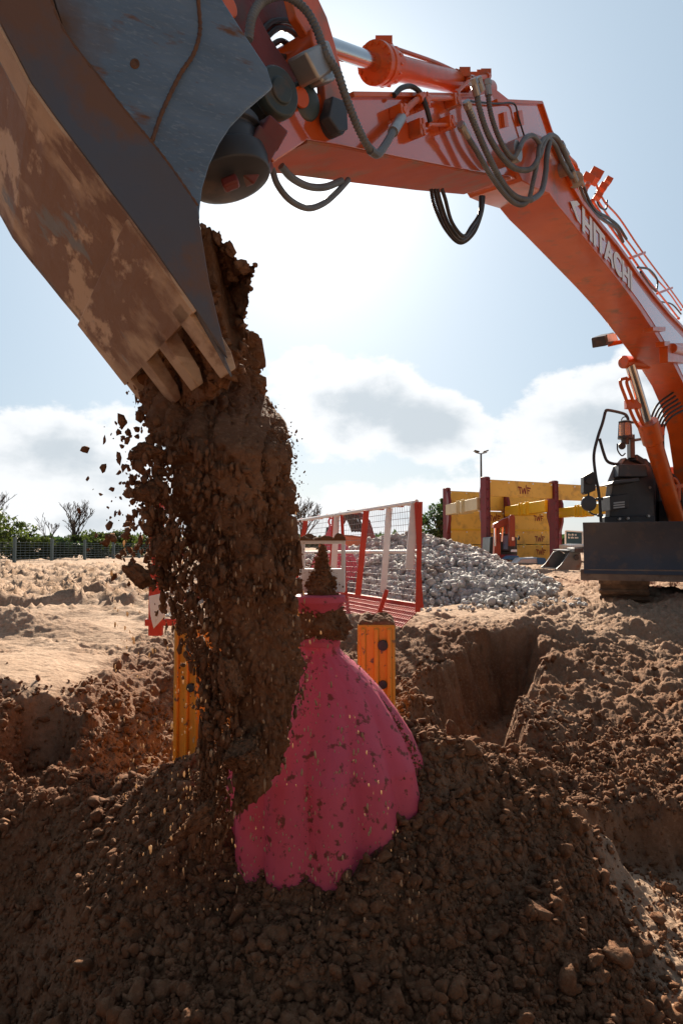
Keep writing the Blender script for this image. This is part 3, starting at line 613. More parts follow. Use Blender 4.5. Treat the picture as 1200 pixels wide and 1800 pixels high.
# heel and floor of the shell
mb = MB(); t0 = .022
for (a, b) in zip(side_line[:-1], side_line[1:]):
    p, q = BP(*a) + LB * .012, BP(*b) + LB * .012; inn = (BP(480, 152) - BP(137, 267)); nrm = (q - p).cross(LB).normalized(); nrm = nrm if nrm.dot(inn) > 0 else -nrm
    mb.prism([p, q, q - LB * (BWID + .024), p - LB * (BWID + .024)], [p + nrm * .02, q + nrm * .02, q + nrm * .02 - LB * (BWID + .024), p + nrm * .02 - LB * (BWID + .024)])
mb.build('shell', M_BKM, BUCK, smooth=30)
M_TAN = nmat('dried_mud_steel', (.52, .37, .25), (.42, .29, .19), 7, .8, c3=(.22, .12, .075), s3=4, t3=(.50, .58), bump=.002)
mb = MB()   # mud covered strip down the near edge of the shell
for (a, b) in zip(side_line[1:-2], side_line[2:-1]):
    p, q = BP(*a) + LB * .016, BP(*b) + LB * .016; nrm = (q - p).cross(LB).normalized(); nrm = nrm if nrm.dot(BP(480, 152) - BP(137, 267)) < 0 else -nrm
    mb.prism([p, q, q - LB * .12, p - LB * .12], [v + nrm * .007 for v in (p, q, q - LB * .12, p - LB * .12)])
mb.build('heel_strip', M_TAN, BUCK)
mb = MB()   # thicker cutting plate under the lip
p, q = BP(228, 386) + LB * .014, BP(345, 548) + LB * .014
nrm = (q - p).cross(LB).normalized(); inn = (BP(480, 152) - BP(137, 267)); nrm = nrm if nrm.dot(inn) > 0 else -nrm
lp = [(0, 0), (0, .0)]
mb.prism([p - nrm * .018, q - nrm * .018, q - nrm * .018 - LB * (BWID + .03), p - nrm * .018 - LB * (BWID + .03)], [p, q, q - LB * (BWID + .03), p - LB * (BWID + .03)])
mb.build('cutting_edge', M_BKM, BUCK, bevel=.003)
dl = (q - p).normalized(); lip = q
for k, (o, wd, ln) in enumerate(((.03, .10, .25), (.33, .09, .23), (.62, .09, .23), (.93, .09, .22))):
    mb = MB(); a = lip - LB * o - dl * .05 - nrm * .006; w = -LB * wd
    prof = [(-.02, .02), (0, .055), (.12, .05), (ln, .008)]
    A = [a - nrm * .012, a - nrm * .012 + dl * ln, a + dl * ln + nrm * .012, a + dl * ln * .8 + nrm * .032, a + nrm * .05]
    B = [v + w for i, v in enumerate(A)]
    mb.prism(A, B); mb.build('tooth', M_BKM, BUCK, bevel=.004, smooth=25)
mb = MB()   # back sheet of the bucket, closing it above
A = [BP(385, -10), BP(300, -150), BP(60, -330), BP(-130, -190)]
for a_, b_ in zip(A, A[1:]): mb.prism([a_, b_, b_ - LB * BWID, a_ - LB * BWID], [v + Vector((0, 0, .02)) for v in (a_, b_, b_ - LB * BWID, a_ - LB * BWID)])
mb.build('back_sheet', M_BKT, BUCK)
mb = MB(); 
hc = BP(236, 116) + LB * .0105; mb.tube([hc + (BP(244, 116) - BP(236, 116)).normalized() * .011 * math.cos(t) + Vector((0, 0, .012 * math.sin(t))) for t in np.linspace(0, 6.283, 17)], .0035, 6); mb.lathe(hc, LB, [(0, .009), (.001, .009)], 14); mb.build('drain_hole', M_RUST, BUCK)

# hoses round the arm and linkage
mb = MB(); hose(mb, [(437, 70, .2), (443, 30, .2), (462, 2, .2), (500, -8, .24), (535, 15, .26), (556, 50, .28), (572, 95, .30), (592, 125, .31), (606, 165, .31), (625, 215, .30), (643, 252, .29), (656, 268, .28)], .0185)
mb.build('corrugated_hose', M_HOSE, EX)
mb = MB(); hose(mb, [(650, 264, .285), (663, 271, .28), (676, 256, .27), (690, 232, .25), (705, 208, .22)], .019, False); mb.build('smooth_hose', M_HOSE, EX)
mb = MB(); q0, q1 = MP(690, 232, .25), MP(705, 207, .22); mb.cyl(q0, q1, .026, seg=12); mb.build('hose_fitting', M_STL, EX)
for pts, r, m in (([(478, 296), (488, 325), (510, 352), (540, 366), (568, 358), (592, 338), (612, 316)], .0135, M_HOSE), ([(494, 292), (512, 312), (540, 327), (570, 329), (600, 318)], .016, M_HOSE),
                  ([(692, 168, .2), (705, 155, .2), (722, 152, .2), (738, 163, .22), (748, 186, .24), (756, 215, .24)], .013, M_HOSEK)):
    mb = MB(); hose(mb, pts, r, False, .1 if len(pts[0]) < 3 else .2); mb.build('rubber_hose', m, EX)
for pts in ([(455, 60), (480, 38), (512, 40), (540, 75), (552, 120), (548, 150), (530, 160)], [(462, 72), (490, 50), (520, 62), (545, 110), (549, 150), (534, 162), (505, 140), (486, 108)], [(470, 86), (495, 72), (520, 92), (505, 100), (480, 96)]):
    mb = MB(); hose(mb, pts, .0115, False, .06); mb.build('rubber_hose', M_HOSEK, EX)
for k, (dx, dy, dr) in enumerate(((0, 0, 0), (6, -3, 0), (11, -6, 1), (19, -12, 1))):      # loop hanging under the arm
    mb = MB(); hose(mb, [(757 + dx, 332), (763 + dx, 362 + dy), (782 + dx * .6, 402 + dy), (808 + dx * .3, 427 + dy), (832 - dx * .2, 410 + dy), (846 - dx * .2, 375), (850 - dx * .3, 345)], .0115, k < 2, .02 + .03 * k); mb.build('looped_hose', M_HOSEK, EX)
big = [([(836, 150), (842, 190), (858, 238), (882, 276), (905, 296), (932, 297), (948, 275), (956, 250), (966, 238), (980, 246), (996, 280), (1010, 308)], .019),
       ([(856, 150), (862, 200), (880, 250), (900, 277), (912, 262), (922, 243), (938, 240), (950, 262), (940, 288)], .017),
       ([(822, 190), (836, 225), (858, 275), (885, 325), (908, 347), (932, 352), (950, 338), (958, 305), (960, 275), (965, 250)], .020),
       ([(812, 225), (835, 262), (862, 308), (890, 345), (912, 360), (928, 352), (936, 320), (944, 285), (948, 255), (960, 242), (975, 256), (990, 290), (1004, 312)], .017)]
for pts, r in big:
    mb = MB(); n_ = int(len(pts) * .55); hose(mb, pts[:n_ + 1], r, True, .27); mb.build('corrugated_hose', M_HOSE, EX)
    mb = MB(); hose(mb, pts[n_:], r, False, .27); mb.build('smooth_hose', M_HOSE, EX)
mb = MB()
for a_, b_ in (((830, 138), (838, 168)), ((838, 136), (846, 160)), ((855, 140), (858, 168)), ((818, 178), (832, 212)), ((808, 218), (822, 240)), ((1004, 300), (1012, 318)), ((984, 252), (996, 272))):
    q0, q1 = MP(*a_, .27), MP(*b_, .27); mb.cyl(q0, q1, .022, seg=10); mb.cyl(q0.lerp(q1, .1), q0.lerp(q1, .35), .027, seg=6)
mb.each('hose_fitting', M_STL, EX, smooth=25)
mb = MB(); pipe(mb, [(826, 178), (870, 182), (902, 182), (910, 205), (921, 240)], .006, .19, False); mb.build('thin_cable', M_HOSEK, EX)

# pipework along the top of the boom
mb = MB()
pipe(mb, [(984, 252), (998, 276), (1010, 290), (1014, 310)], .018, .24)
for pts, r, o in (([(1040, 352), (1062, 385), (1100, 438), (1135, 488), (1165, 525), (1192, 560)], .013, .05), ([(1048, 350), (1072, 385), (1108, 432), (1142, 478), (1175, 515), (1196, 545)], .011, -.05),
                  ([(1010, 330), (1048, 392), (1085, 440), (1120, 484), (1155, 528), (1190, 572)], .018, .14)): pipe(mb, pts, r, o)
for x, y in ((1124, 446), (1172, 508)): mb.bar(MP(x - 18, y + 8, 0), MP(x + 8, y - 2, 0), .03, .03)
for x, y, s in ((1030, 318, .11), (1044, 310, .12), (1058, 330, .08), (1050, 345, .07), (1068, 318, .07)): mb.box(MP(x, y, .02), (s, s * 1.2, s * .8), Matrix.Rotation(.5, 3, 'Y'))
pipe(mb, [(1042, 312), (1060, 352), (1088, 384), (1126, 440), (1176, 507), (1200, 540)], .011, 0)
pipe(mb, [(1032, 322), (1026, 355), (1030, 372)], .015, .1)
mb.each('boom_pipe', M_OR, boom, bevel=.003)
mb = MB()
for pts, r in (([(1014, 318, .2), (1024, 346, .18), (1040, 372, .15), (1062, 388, .12), (1082, 402, .1), (1094, 425, .08)], .017), ([(1022, 322, .2), (1034, 352, .18), (1048, 372, .15), (1066, 382, .12), (1086, 398, .1), (1100, 420, .08)], .015),
               ([(1120, 470, .1), (1140, 474, .05), (1154, 492, .0), (1153, 512, .0)], .013), ([(1125, 478, .1), (1140, 500, .1), (1152, 512, .1)], .015), ([(1158, 530, 0), (1180, 535, 0), (1196, 552, 0)], .011), ([(1045, 340, 0), (1052, 362, 0), (1064, 368, 0), (1066, 352, 0)], .009)):
    hose(mb, pts, r, False)
mb.each('boom_hose', M_HOSEK, boom)
mb = MB()
for a_, b_ in (((1008, 300), (1016, 322)), ((1014, 306), (1024, 326))): mb.cyl(MP(*a_, .2), MP(*b_, .2), .02, seg=10)
mb.lathe(MP(983, 300, BW), NL, [(0, .055), (.06, .055), (.065, .04)], 24); mb.each('boom_fitting', M_STL, boom)
mb = MB()
for x, y, w, h in ((1158, 578, 22, 8), (1172, 604, 10, 9), (1196, 620, 46, 34)): side_prism(mb, [(x - w / 2, y - h / 2), (x + w / 2, y - h / 2), (x + w / 2, y + h / 2), (x - w / 2, y + h / 2)], BW + .10, BW)
mb.cyl(MP(1180, 612, BW + .1), MP(1290, 640, BW + .1), .06); mb.each('boom_bracket', M_OR, boom, bevel=.008)
# work lamp under the boom
mb = MB(); side_prism(mb, [(1062, 590), (1078, 584), (1086, 600), (1064, 608)], -.30, -.46); lamp = mb.build('work_lamp', M_CHAS, EX, bevel=.01)
mb = MB(); side_prism(mb, [(1066, 588), (1081, 586), (1086, 598), (1068, 601)], -.285, -.30); mb.build('lamp_glass', M_STL, lamp)
mb = MB(); mb.bar(MP(1068, 606, -.35), MP(1096, 600, -.2), .03, .05); mb.build('lamp_arm', M_OR, lamp, bevel=.004)

# boom cylinders
for k, (pa, pb, da, db) in enumerate((((1106, 640), (1186, 905), 8.9, 10.0),)):
    a_, b_ = P(*pa, da), P(*pb, db); m_ = a_.lerp(b_, .36); ax = (b_ - a_).normalized()
    mb = MB(); mb.lathe(m_, ax, [(-.0, .08), (0, .14), (.32, .14), (.34, .115), ((b_ - m_).length + .1, .115)], 28); cb = mb.build('boom_cylinder', M_OR, EX, bevel=.004)
    mb = MB(); mb.cyl(a_, m_, .066); mb.build('piston_rod', M_CHR, cb)
    mb = MB(); mb.cyl(a_ + Vector((-.10, -.03, .02)), a_ + Vector((.32, .20, .06)), .085, seg=24); mb.build('rod_pin', M_OR, cb, bevel=.01)
    mb = MB()
    for o in (0, .085):
        mb.tube(spline([a_.lerp(b_, .085) + Vector((-.10 + o, -.02, 0)), a_.lerp(b_, .11) + Vector((-.22 + o, -.05, 0)), a_.lerp(b_, .2) + Vector((-.22 + o, -.05, 0)), a_.lerp(b_, .33) + Vector((-.19 + o, -.03, 0)), a_.lerp(b_, .42) + Vector((-.12 + o, 0, 0))], 8), .022, 10)
    mb.box(a_.lerp(b_, .25) + Vector((-.14, -.03, 0)), (.2, .08, .12)); mb.build('cylinder_pipe', M_OR, cb, bevel=.003)
mb = MB()
for k in range(6): mb.tube(spline([P(1182 + 4 * k, 690 + 6 * k, 9.7), P(1152 + 5 * k, 715 + 4 * k, 9.6), P(1140 + 5 * k, 760, 9.7), P(1150 + 4 * k, 800 + 4 * k, 9.9), P(1168 + 5 * k, 850, 10.0), P(1180 + 4 * k, 910, 10.1)], 8), .016, 8)
mb.each('swing_hose', M_HOSEK, EX)
mb = MB(); mb.tube(spline([P(1165, 815, 9.9), P(1168, 838, 9.9), P(1185, 842, 9.9), P(1194, 858, 9.9)], 6), .025, 8); mb.bar(P(1168, 858, 9.9), P(1215, 852, 9.9), .06, .06)
for x in (1184, 1192): mb.cyl(P(x, 858, 9.85), P(x, 880, 9.85), .03, seg=10)
mb.box(P(1157, 756, 9.7), (.12, .1, .16)); mb.each('front_pipe', M_OR, EX, bevel=.004)

# upper structure: dark front deck with steps, side rail, mirrors, beacon
DD = 9.9
def pl(mb, pts, d0, d1): A = [P(x, y, d0) for x, y in pts]; e = Vector((.52 * (d1 - d0) if d1 - d0 > .5 else 0, d1 - d0, 0)); return mb.prism(A, [p + e for p in A])
mb = MB(); pl(mb, [(1062, 925), (1064, 880), (1070, 845), (1080, 822), (1094, 808), (1112, 804), (1136, 806), (1150, 840), (1150, 925)], 9.95, 11.6)
body = mb.build('upper_body', M_CHAS, EX, bevel=.02)
M_GREY = nmat('grey_panel', (.33, .35, .36), (.28, .30, .31), 3, .35, coat=.5)
mb = MB(); pl(mb, [(1064, 925), (1063, 872), (1067, 845), (1077, 820), (1090, 806), (1100, 804), (1086, 822), (1076, 850), (1071, 880), (1070, 925)], 9.90, 11.5); mb.build('side_cover', M_GREY, body, bevel=.01)
mb = MB(); pl(mb, [(1087, 816), (1136, 816), (1138, 838), (1086, 838)], 9.72, 9.95); pl(mb, [(1078, 845), (1122, 840), (1124, 846), (1074, 851)], 9.5, 9.95); mb.each('tool_step', M_CHAS, body, bevel=.012)
mb = MB(); pl(mb, [(1071, 872), (1103, 867), (1104, 893), (1072, 898)], 9.6, 9.95); pl(mb, [(1062, 925), (1150, 925), (1150, 906), (1062, 908)], 9.8, 9.95); lampb = mb.build('lamp_box', M_BLK, body, bevel=.012)
mb = MB()
for k in range(3): pl(mb, [(1078, 883 + 4.2 * k), (1097, 881 + 4.2 * k), (1097, 883.5 + 4.2 * k), (1078, 885.5 + 4.2 * k)], 9.58, 9.6)
mb.each('vent_slot', M_GREY, lampb)
mb = MB()
for x, y in ((1141, 857), (1088, 912), (1103, 911), (1139, 907)): mb.lathe(P(x, y, 9.78 if y > 900 else 9.94), (0, -1, 0), [(-.02, .022), (.015, .018)], 12)
mb.each('bolt_head', M_STL, body)
mb = MB(); pl(mb, [(1150, 880), (1200, 875), (1300, 880), (1300, 925), (1150, 925)], 10.2, 11.4); pl(mb, [(1145, 810), (1150, 925), (1160, 925), (1160, 815)], 10.2, 11.5); mb.each('swing_frame', M_BLK, EX, bevel=.02)
mb = MB(); c_ = P(1330, 700, 11.2); mb.box((6.9, 11.0, 2.35), (1.0, 1.7, 1.7), Matrix.Rotation(-.63, 3, 'Z')); cabo = mb.build('cab', M_OR, EX, bevel=.05)
mb = MB(); mb.box((6.9, 11.0, 2.45), (1.01, 1.5, 1.2), Matrix.Rotation(-.63, 3, 'Z')); mb.build('window', M_GLASS, cabo)
mb = MB(); mb.box((7.6, 13.2, 1.9), (2.5, 2.2, 1.1), Matrix.Rotation(-.63, 3, 'Z')); mb.build('engine_hood', M_OR, EX, bevel=.06)
mb = MB(); R_ = .022
def dp(*a): return [P(x, y, d) for x, y, d in a]
mb.tube(spline(dp((1056, 925, 9.7), (1052, 870, 9.7), (1046, 835, 9.7), (1043, 800, 9.7), (1050, 768, 9.7), (1058, 744, 9.7), (1063, 724, 9.7)), 6), R_, 8)
mb.tube(spline(dp((1063, 724, 9.7), (1068, 721, 9.7), (1095, 727, 9.8), (1102, 734, 9.8), (1104, 742, 9.8), (1112, 742, 9.9), (1122, 743, 10.2)), 5), R_, 8)
mb.tube(spline(dp((1053, 771, 9.7), (1060, 796, 9.7), (1066, 810, 9.7), (1076, 815, 9.75), (1088, 816, 9.8)), 6), R_, 8)
mb.tube(dp((1112, 774, 10), (1132, 771, 10.4)), R_, 8)
rail = mb.build('side_rail', M_BLK, EX)
mb = MB(); pl(mb, [(1025, 838), (1041, 829), (1047, 832), (1046, 862), (1029, 869), (1025, 866)], 9.6, 9.72); mb.cyl(P(1036, 845, 9.55), P(1036, 845, 9.62), .05, seg=14); mb.cyl(P(1034, 862, 9.62), P(1033, 880, 9.65), .014, seg=8); mb.build('mirror', M_BLK, rail, bevel=.015)
mb = MB(); mb.lathe(P(1034, 885, 9.6), (0, -1, 0), [(-.03, .10), (0, .112), (.03, .10), (.04, .06)], 30)
mb.cyl(P(1046, 877, 9.65), P(1056, 877, 9.7), .016, seg=8); mb.tube(spline(dp((1034, 899, 9.65), (1042, 904, 9.65), (1056, 906, 9.7)), 4), .012, 8)
mb.box(P(1054, 877, 9.68), (.07, .05, .04)); mb.box(P(1054, 906, 9.68), (.07, .05, .04)); mb.build('mirror', M_CHAS, rail, bevel=.004)
M_AMB = nmat('amber_lens', (.85, .28, .03), (.8, .25, .03), 3, .25, coat=.6)
M_CLR = nmat('clear_plastic', (.75, .78, .8), (.7, .72, .75), 3, .1, trans=.85)
mb = MB(); b_ = P(1098, 769, 9.8); mb.lathe(b_, (0, 0, 1), [(-.10, .05), (-.02, .06), (-.02, .105), (.015, .105), (.02, .08)], 24); mb.box(P(1108, 785, 9.9), (.07, .12, .34)); beac = mb.build('beacon', M_CHAS, EX, bevel=.004)
mb = MB(); mb.lathe(b_, (0, 0, 1), [(.02, .055), (.2, .05), (.21, .03)], 20); mb.build('lens', M_AMB, beac)
mb = MB(); mb.lathe(b_, (0, 0, 1), [(.02, .098), (.19, .092), (.22, .07)], 24); mb.build('cover', M_CLR, beac)
mb = MB()
for k in range(6):
    t = k * math.pi / 3; mb.cyl(b_ + Vector((.102 * math.cos(t), .102 * math.sin(t), 0)), b_ + Vector((.085 * math.cos(t), .085 * math.sin(t), .23)), .006, seg=6)
mb.lathe(b_ + Vector((0, 0, .22)), (0, 0, 1), [(0, .09), (.012, .09), (.03, .03)], 24); mb.tube([b_ + Vector((.05 * math.cos(t), 0, .24 + .06 * math.sin(t))) for t in np.linspace(0, 3.14, 9)], .008, 6)
mb.build('guard', M_BLK, beac)
mb = MB(); mb.lathe(P(1092, 784, 9.72), (0, -1, 0), [(-.07, .02), (0, .052), (.02, .05)], 20); mb.tube(spline(dp((1084, 780, 9.7), (1085, 792, 9.7), (1092, 801, 9.75), (1098, 797, 9.8))), .01, 6); mb.build('horn', M_BLK, beac)
mb = MB(); mb.bar(P(1112, 804, 9.9), P(1140, 822, 10.1), .12, .10); mb.build('hose_cover', M_CHAS, EX, bevel=.02)

# undercarriage, slewed so that the dozer blade faces the camera
th_ = math.radians(24); FW = Vector((-math.sin(th_), -math.cos(th_), 0)); RT = Vector((math.cos(th_), -math.sin(th_), 0))
bc = P(1025, 970, 9.07); bc.z = 0; bc = bc + RT * 1.32
mb = MB(); M_BLADE = nmat('blade_paint', (.030, .038, .055), (.045, .055, .075), 2, .42, c3=(.10, .075, .06), s3=6, t3=(.52, .75), bump=.001)
zb, zt = .60, 1.275
prof = [(.02, zb), (-.03, zb + .16), (-.035, zb + .34), (.0, zb + .54), (.05, zt), (.09, zt), (.04, zb + .54), (.005, zb + .34), (.01, zb + .16), (.06, zb)]
A = [bc - RT * 1.32 + FW * -a + Vector((0, 0, z)) for a, z in [(-x, z) for x, z in prof]]
mb.prism(A, [p + RT * 2.64 for p in A]); blade = mb.build('dozer_blade', M_BLADE, EX, bevel=.004)
mb = MB(); M_WORN = nmat('worn_edge_steel', (.13, .10, .085), (.20, .16, .13), 5, .5, metal=.4, c3=(.07, .05, .04), s3=4)
e0 = bc - RT * 1.36 + FW * .045
mb.prism([e0 + Vector((0, 0, .515)), e0 + RT * 2.72 + Vector((0, 0, .515)), e0 + RT * 2.72 + Vector((0, 0, .68)), e0 + Vector((0, 0, .66))], [v - FW * .035 for v in (e0 + Vector((0, 0, .515)), e0 + RT * 2.72 + Vector((0, 0, .515)), e0 + RT * 2.72 + Vector((0, 0, .68)), e0 + Vector((0, 0, .66)))])
mb.build('edge_plate', M_WORN, blade, bevel=.004)
mb = MB(); mb.bar(bc - FW * .1 + RT * -.5 + Vector((0, 0, .8)), bc - FW * 1.4 + RT * -.4 + Vector((0, 0, .6)), .18, .2); mb.bar(bc - FW * .1 + RT * .5 + Vector((0, 0, .8)), bc - FW * 1.4 + RT * .4 + Vector((0, 0, .6)), .18, .2)
mb.box(bc - FW * 2.4 + Vector((0, 0, .75)), (1.5, 1.6, .45), Matrix.Rotation(-th_, 3, 'Z')); mb.build('chassis_frame', M_CHAS, EX, bevel=.01)
M_TRK = nmat('muddy_track', (.085, .055, .04), (.15, .095, .06), 6, .85, c3=(.22, .14, .09), s3=9, t3=(.5, .7), bump=.008, bscale=30)
t_c = P(1096, 1040, 9.15); t_c.z = 0
for sgn, lab in ((0, 'track'), (1, 'track')):
    c0_ = t_c + RT * (1.85 * sgn) ; mb = MB(); r_ = .36; L_ = 2.9
    path = [(r_ * math.sin(t) * 1.0, r_ * -math.cos(t)) for t in np.linspace(0, math.pi, 9)]
    loop = [( .0 + a, r_ + b) for a, b in path] + [(-L_ - a, r_ - b) for a, b in path]
    loop = [(-r_ + a, b) for a, b in loop]
    A = [c0_ - RT * .30 + FW * a + Vector((0, 0, .2 + b)) for a, b in loop]; mb.prism(A, [p + RT * .60 for p in A])
    n = len(loop)
    for i in range(n):
        a, b = loop[i], loop[(i + 1) % n]; L2 = math.hypot(b[0] - a[0], b[1] - a[1]); m = max(1, int(L2 / .17))
        for k in range(m):
            t = (k + .5) / m; x = a[0] + (b[0] - a[0]) * t; z = b[1] * t + a[1] * (1 - t); nx, nz = (b[1] - a[1]) / L2, -(b[0] - a[0]) / L2
            p = c0_ + FW * (x + nx * .02) + Vector((0, 0, .2 + z + nz * .02)); mb.bar(p - RT * .315, p + RT * .315, .10 if L2 > .3 else .06, .05, (FW * nx + Vector((0, 0, nz))))
    trk = mb.build('track', M_TRK, EX, bevel=.006)
# ------------------------------------------------------------------ pink funnel over the trench
M_PINK = nmat('pink_plastic', (.80, .135, .215), (.68, .11, .18), 3, .55, c3=(.12, .065, .04), s3=26, t3=(.575, .63), bump=.0015, bscale=50)
_b = M_PINK.node_tree.nodes['Principled BSDF']; _t = M_PINK.node_tree.nodes.new('ShaderNodeBsdfTranslucent'); _t.inputs[0].default_value = (.65, .06, .12, 1); _m = M_PINK.node_tree.nodes.new('ShaderNodeMixShader'); _m.inputs[0].default_value = .30
M_PINK.node_tree.links.new(_b.outputs[0], _m.inputs[1]); M_PINK.node_tree.links.new(_t.outputs[0], _m.inputs[2]); M_PINK.node_tree.links.new(_m.outputs[0], M_PINK.node_tree.nodes['Material Output'].inputs[0])
def Hs(x, y): return float(H(np.array([float(x)]), np.array([float(y)]))[0])
FC = Vector((-.03, 3.02, 0))
def funnel_prof():     # z, centre x, radius
    return [(.575, -.098, .075), (.56, -.098, .088), (.54, -.096, .088), (.52, -.09, .10), (.45, -.068, .160), (.36, -.05, .228), (.28, -.05, .290), (.18, -.058, .362), (.08, -.065, .415), (-.05, -.065, .435), (-.2, -.06, .445), (-.36, -.06, .45), (-.52, -.06, .455)]
FN = thing('trench_funnel', 'pink fluted plastic funnel half buried in the soil heap under the pouring dirt', 'funnel', (FC.x, FC.y, -.3), 0, 'pink trench funnels')
def funnel(root, base, sc, dz=0):
    pr = funnel_prof(); zs = np.array([p[0] for p in pr])[::-1]; cs = np.array([p[1] for p in pr])[::-1]; rs = np.array([p[2] for p in pr])[::-1]
    nz, na = 120, 180; Z = np.linspace(.575, -.52, nz); T = np.linspace(0, 2 * np.pi, na, endpoint=False); ZZ, TT = np.meshgrid(Z, T, indexing='ij')
    R = np.interp(ZZ, zs, rs); C_ = np.interp(ZZ, zs, cs) + .03
    fl = np.abs(np.cos(TT * 6.5 + .4 + .25 * np.sin(ZZ * 5))) ** .9; amp = sstep(.52, .05, ZZ) * .062
    R = R * (1 - amp * 1.6 * (1 - fl)); R = R + .0022 * fbm(TT * 5, ZZ * 12, 3, 3)
    V = np.stack([C_ * 1 + R * np.cos(TT), R * np.sin(TT), ZZ + dz], -1).reshape(-1, 3) * sc + np.array(base)
    i, j = np.meshgrid(np.arange(nz - 1), np.arange(na), indexing='ij'); a = (i * na + j).ravel(); b = (i * na + (j + 1) % na).ravel()
    F = np.stack([a, a + na, b + na, b], 1); M = np.array(world_inv(root)); V = V @ M[:3, :3].T + M[:3, 3]
    return np_mesh('skirt', V, F, M_PINK, True, parent=root)
funnel(FN, (FC.x, FC.y, 0), 1.0)
mb = MB(); c = Vector((-.098, FC.y, 0)); mb.lathe(c + Vector((0, 0, .555)), (0, 0, 1), [(0, .082), (.0, .092), (.02, .094), (.03, .088), (.06, .075), (.13, .08), (.17, .10), (.19, .115), (.215, .115), (.22, .10)], 40)
mb.build('neck', M_PINK, FN, bevel=.002)
mb = MB(); fx, fy = -.082, FC.y + .03; w = .098
mb.box((fx, fy, .835), (2 * w, .03, .105)); mb.box((fx - w + .008, fy, .945), (.018, .03, .125)); mb.box((fx + w - .008, fy, .945), (.018, .03, .125)); mb.box((fx, fy, 1.008), (2 * w + .004, .035, .022))
mb.box((fx - w + .004, fy + .06, .89), (.012, .10, .21)); mb.box((fx + w - .004, fy + .06, .89), (.012, .10, .21)); mb.build('top_frame', M_WHITE, FN, bevel=.004)
# soil caught on the funnel: ring on the neck, cone in the frame, ridge on the top bar
def soil_blob(name, fn, mat, nz=70, na=90, label=None, cat=None, parent=None, kind='stuff'):
    V = []
    for i in range(nz):
        V.append(fn(i / (nz - 1), np.linspace(0, 2 * np.pi, na, endpoint=False)))
    V = np.array(V).reshape(-1, 3); i, j = np.meshgrid(np.arange(nz - 1), np.arange(na), indexing='ij'); a = (i * na + j).ravel(); b = (i * na + (j + 1) % na).ravel()
    o = np_mesh(name, V, np.stack([a, a + na, b + na, b], 1), mat, True); r_ = np.random.default_rng(3); k_ = r_.integers(0, len(V), 1400); s_ = scatter('caught_crumbs', V[k_] + r_.normal(0, .003, (1400, 3)), .002 + .008 * r_.uniform(size=1400) ** 2, mat, 1, None, 41, .5, 4); tag(s_, 'crumbs on the ' + label, cat, kind=kind); return tag(o, label, cat, kind=kind)
def n3(x, y, z, s=0): return (perlin(x + .3 * z, y + z * .7, s) + perlin(y - .4 * x, z + 5, s + 7) + perlin(z + .2 * y, x * .9 + 11, s + 13)) / 1.8
def fb3(x, y, z, s=0, o=4): return sum(n3(x * 2 ** i, y * 2 ** i, z * 2 ** i, s + i * 3) * .5 ** i for i in range(o))
def neck_soil(t, T):
    z = .60 + .30 * t; r = np.interp(t, [0, .12, .35, .6, .8, 1], [.10, .112, .09, .06, .035, .004]); x0 = -.085; y0 = FC.y - .015
    x = x0 + r * np.cos(T); y = y0 + r * np.sin(T) * .8; zz = z + 0 * T
    k = 1 + .35 * fb3(x * 14, y * 14, zz * 14, 2, 4); return np.stack([x0 + (x - x0) * k, y0 + (y - y0) * k, zz + .015 * fb3(x * 20, y * 20, zz * 9, 9, 3)], 1)
soil_blob('caught_soil', neck_soil, M_CLOD, label='ring of brown soil caught on the neck of the pink funnel', cat='soil')
def frame_soil(t, T):
    r = (1 - t) * .068 + .002; x0 = -.092 + .01 * t; y0 = fy - .005; z = .80 + .19 * t
    x = x0 + r * np.cos(T); y = y0 + r * .45 * np.sin(T); zz = z + 0 * T; k = 1 + .3 * fb3(x * 16, y * 16, zz * 16, 4, 4)
    return np.stack([x0 + (x - x0) * k, y0 + (y - y0) * k, zz], 1)
soil_blob('caught_soil', frame_soil, M_CLOD, label='pointed pile of soil inside the white frame above the funnel', cat='soil')
def bar_soil(t, T):
    x = fx - w + 2 * w * t; r = .005 + .022 * np.sin(np.pi * min(max(t, .04), .96)) ** .4 * (1.0 + .4 * math.sin(t * 9)); y = fy + r * np.cos(T); z = 1.022 + r * np.sin(T) * .9; X_ = x + 0 * T
    k = 1 + .4 * fb3(X_ * 22, y * 22, z * 22, 6, 3); return np.stack([X_, fy + (y - fy) * k, 1.022 + (z - 1.022) * k], 1)
FN2 = thing('trench_funnel', 'second pink funnel with a lifting eye, standing beyond the red mesh barrier', 'funnel', (-.02 + .0, 10.4, .3), 0, 'pink trench funnels')
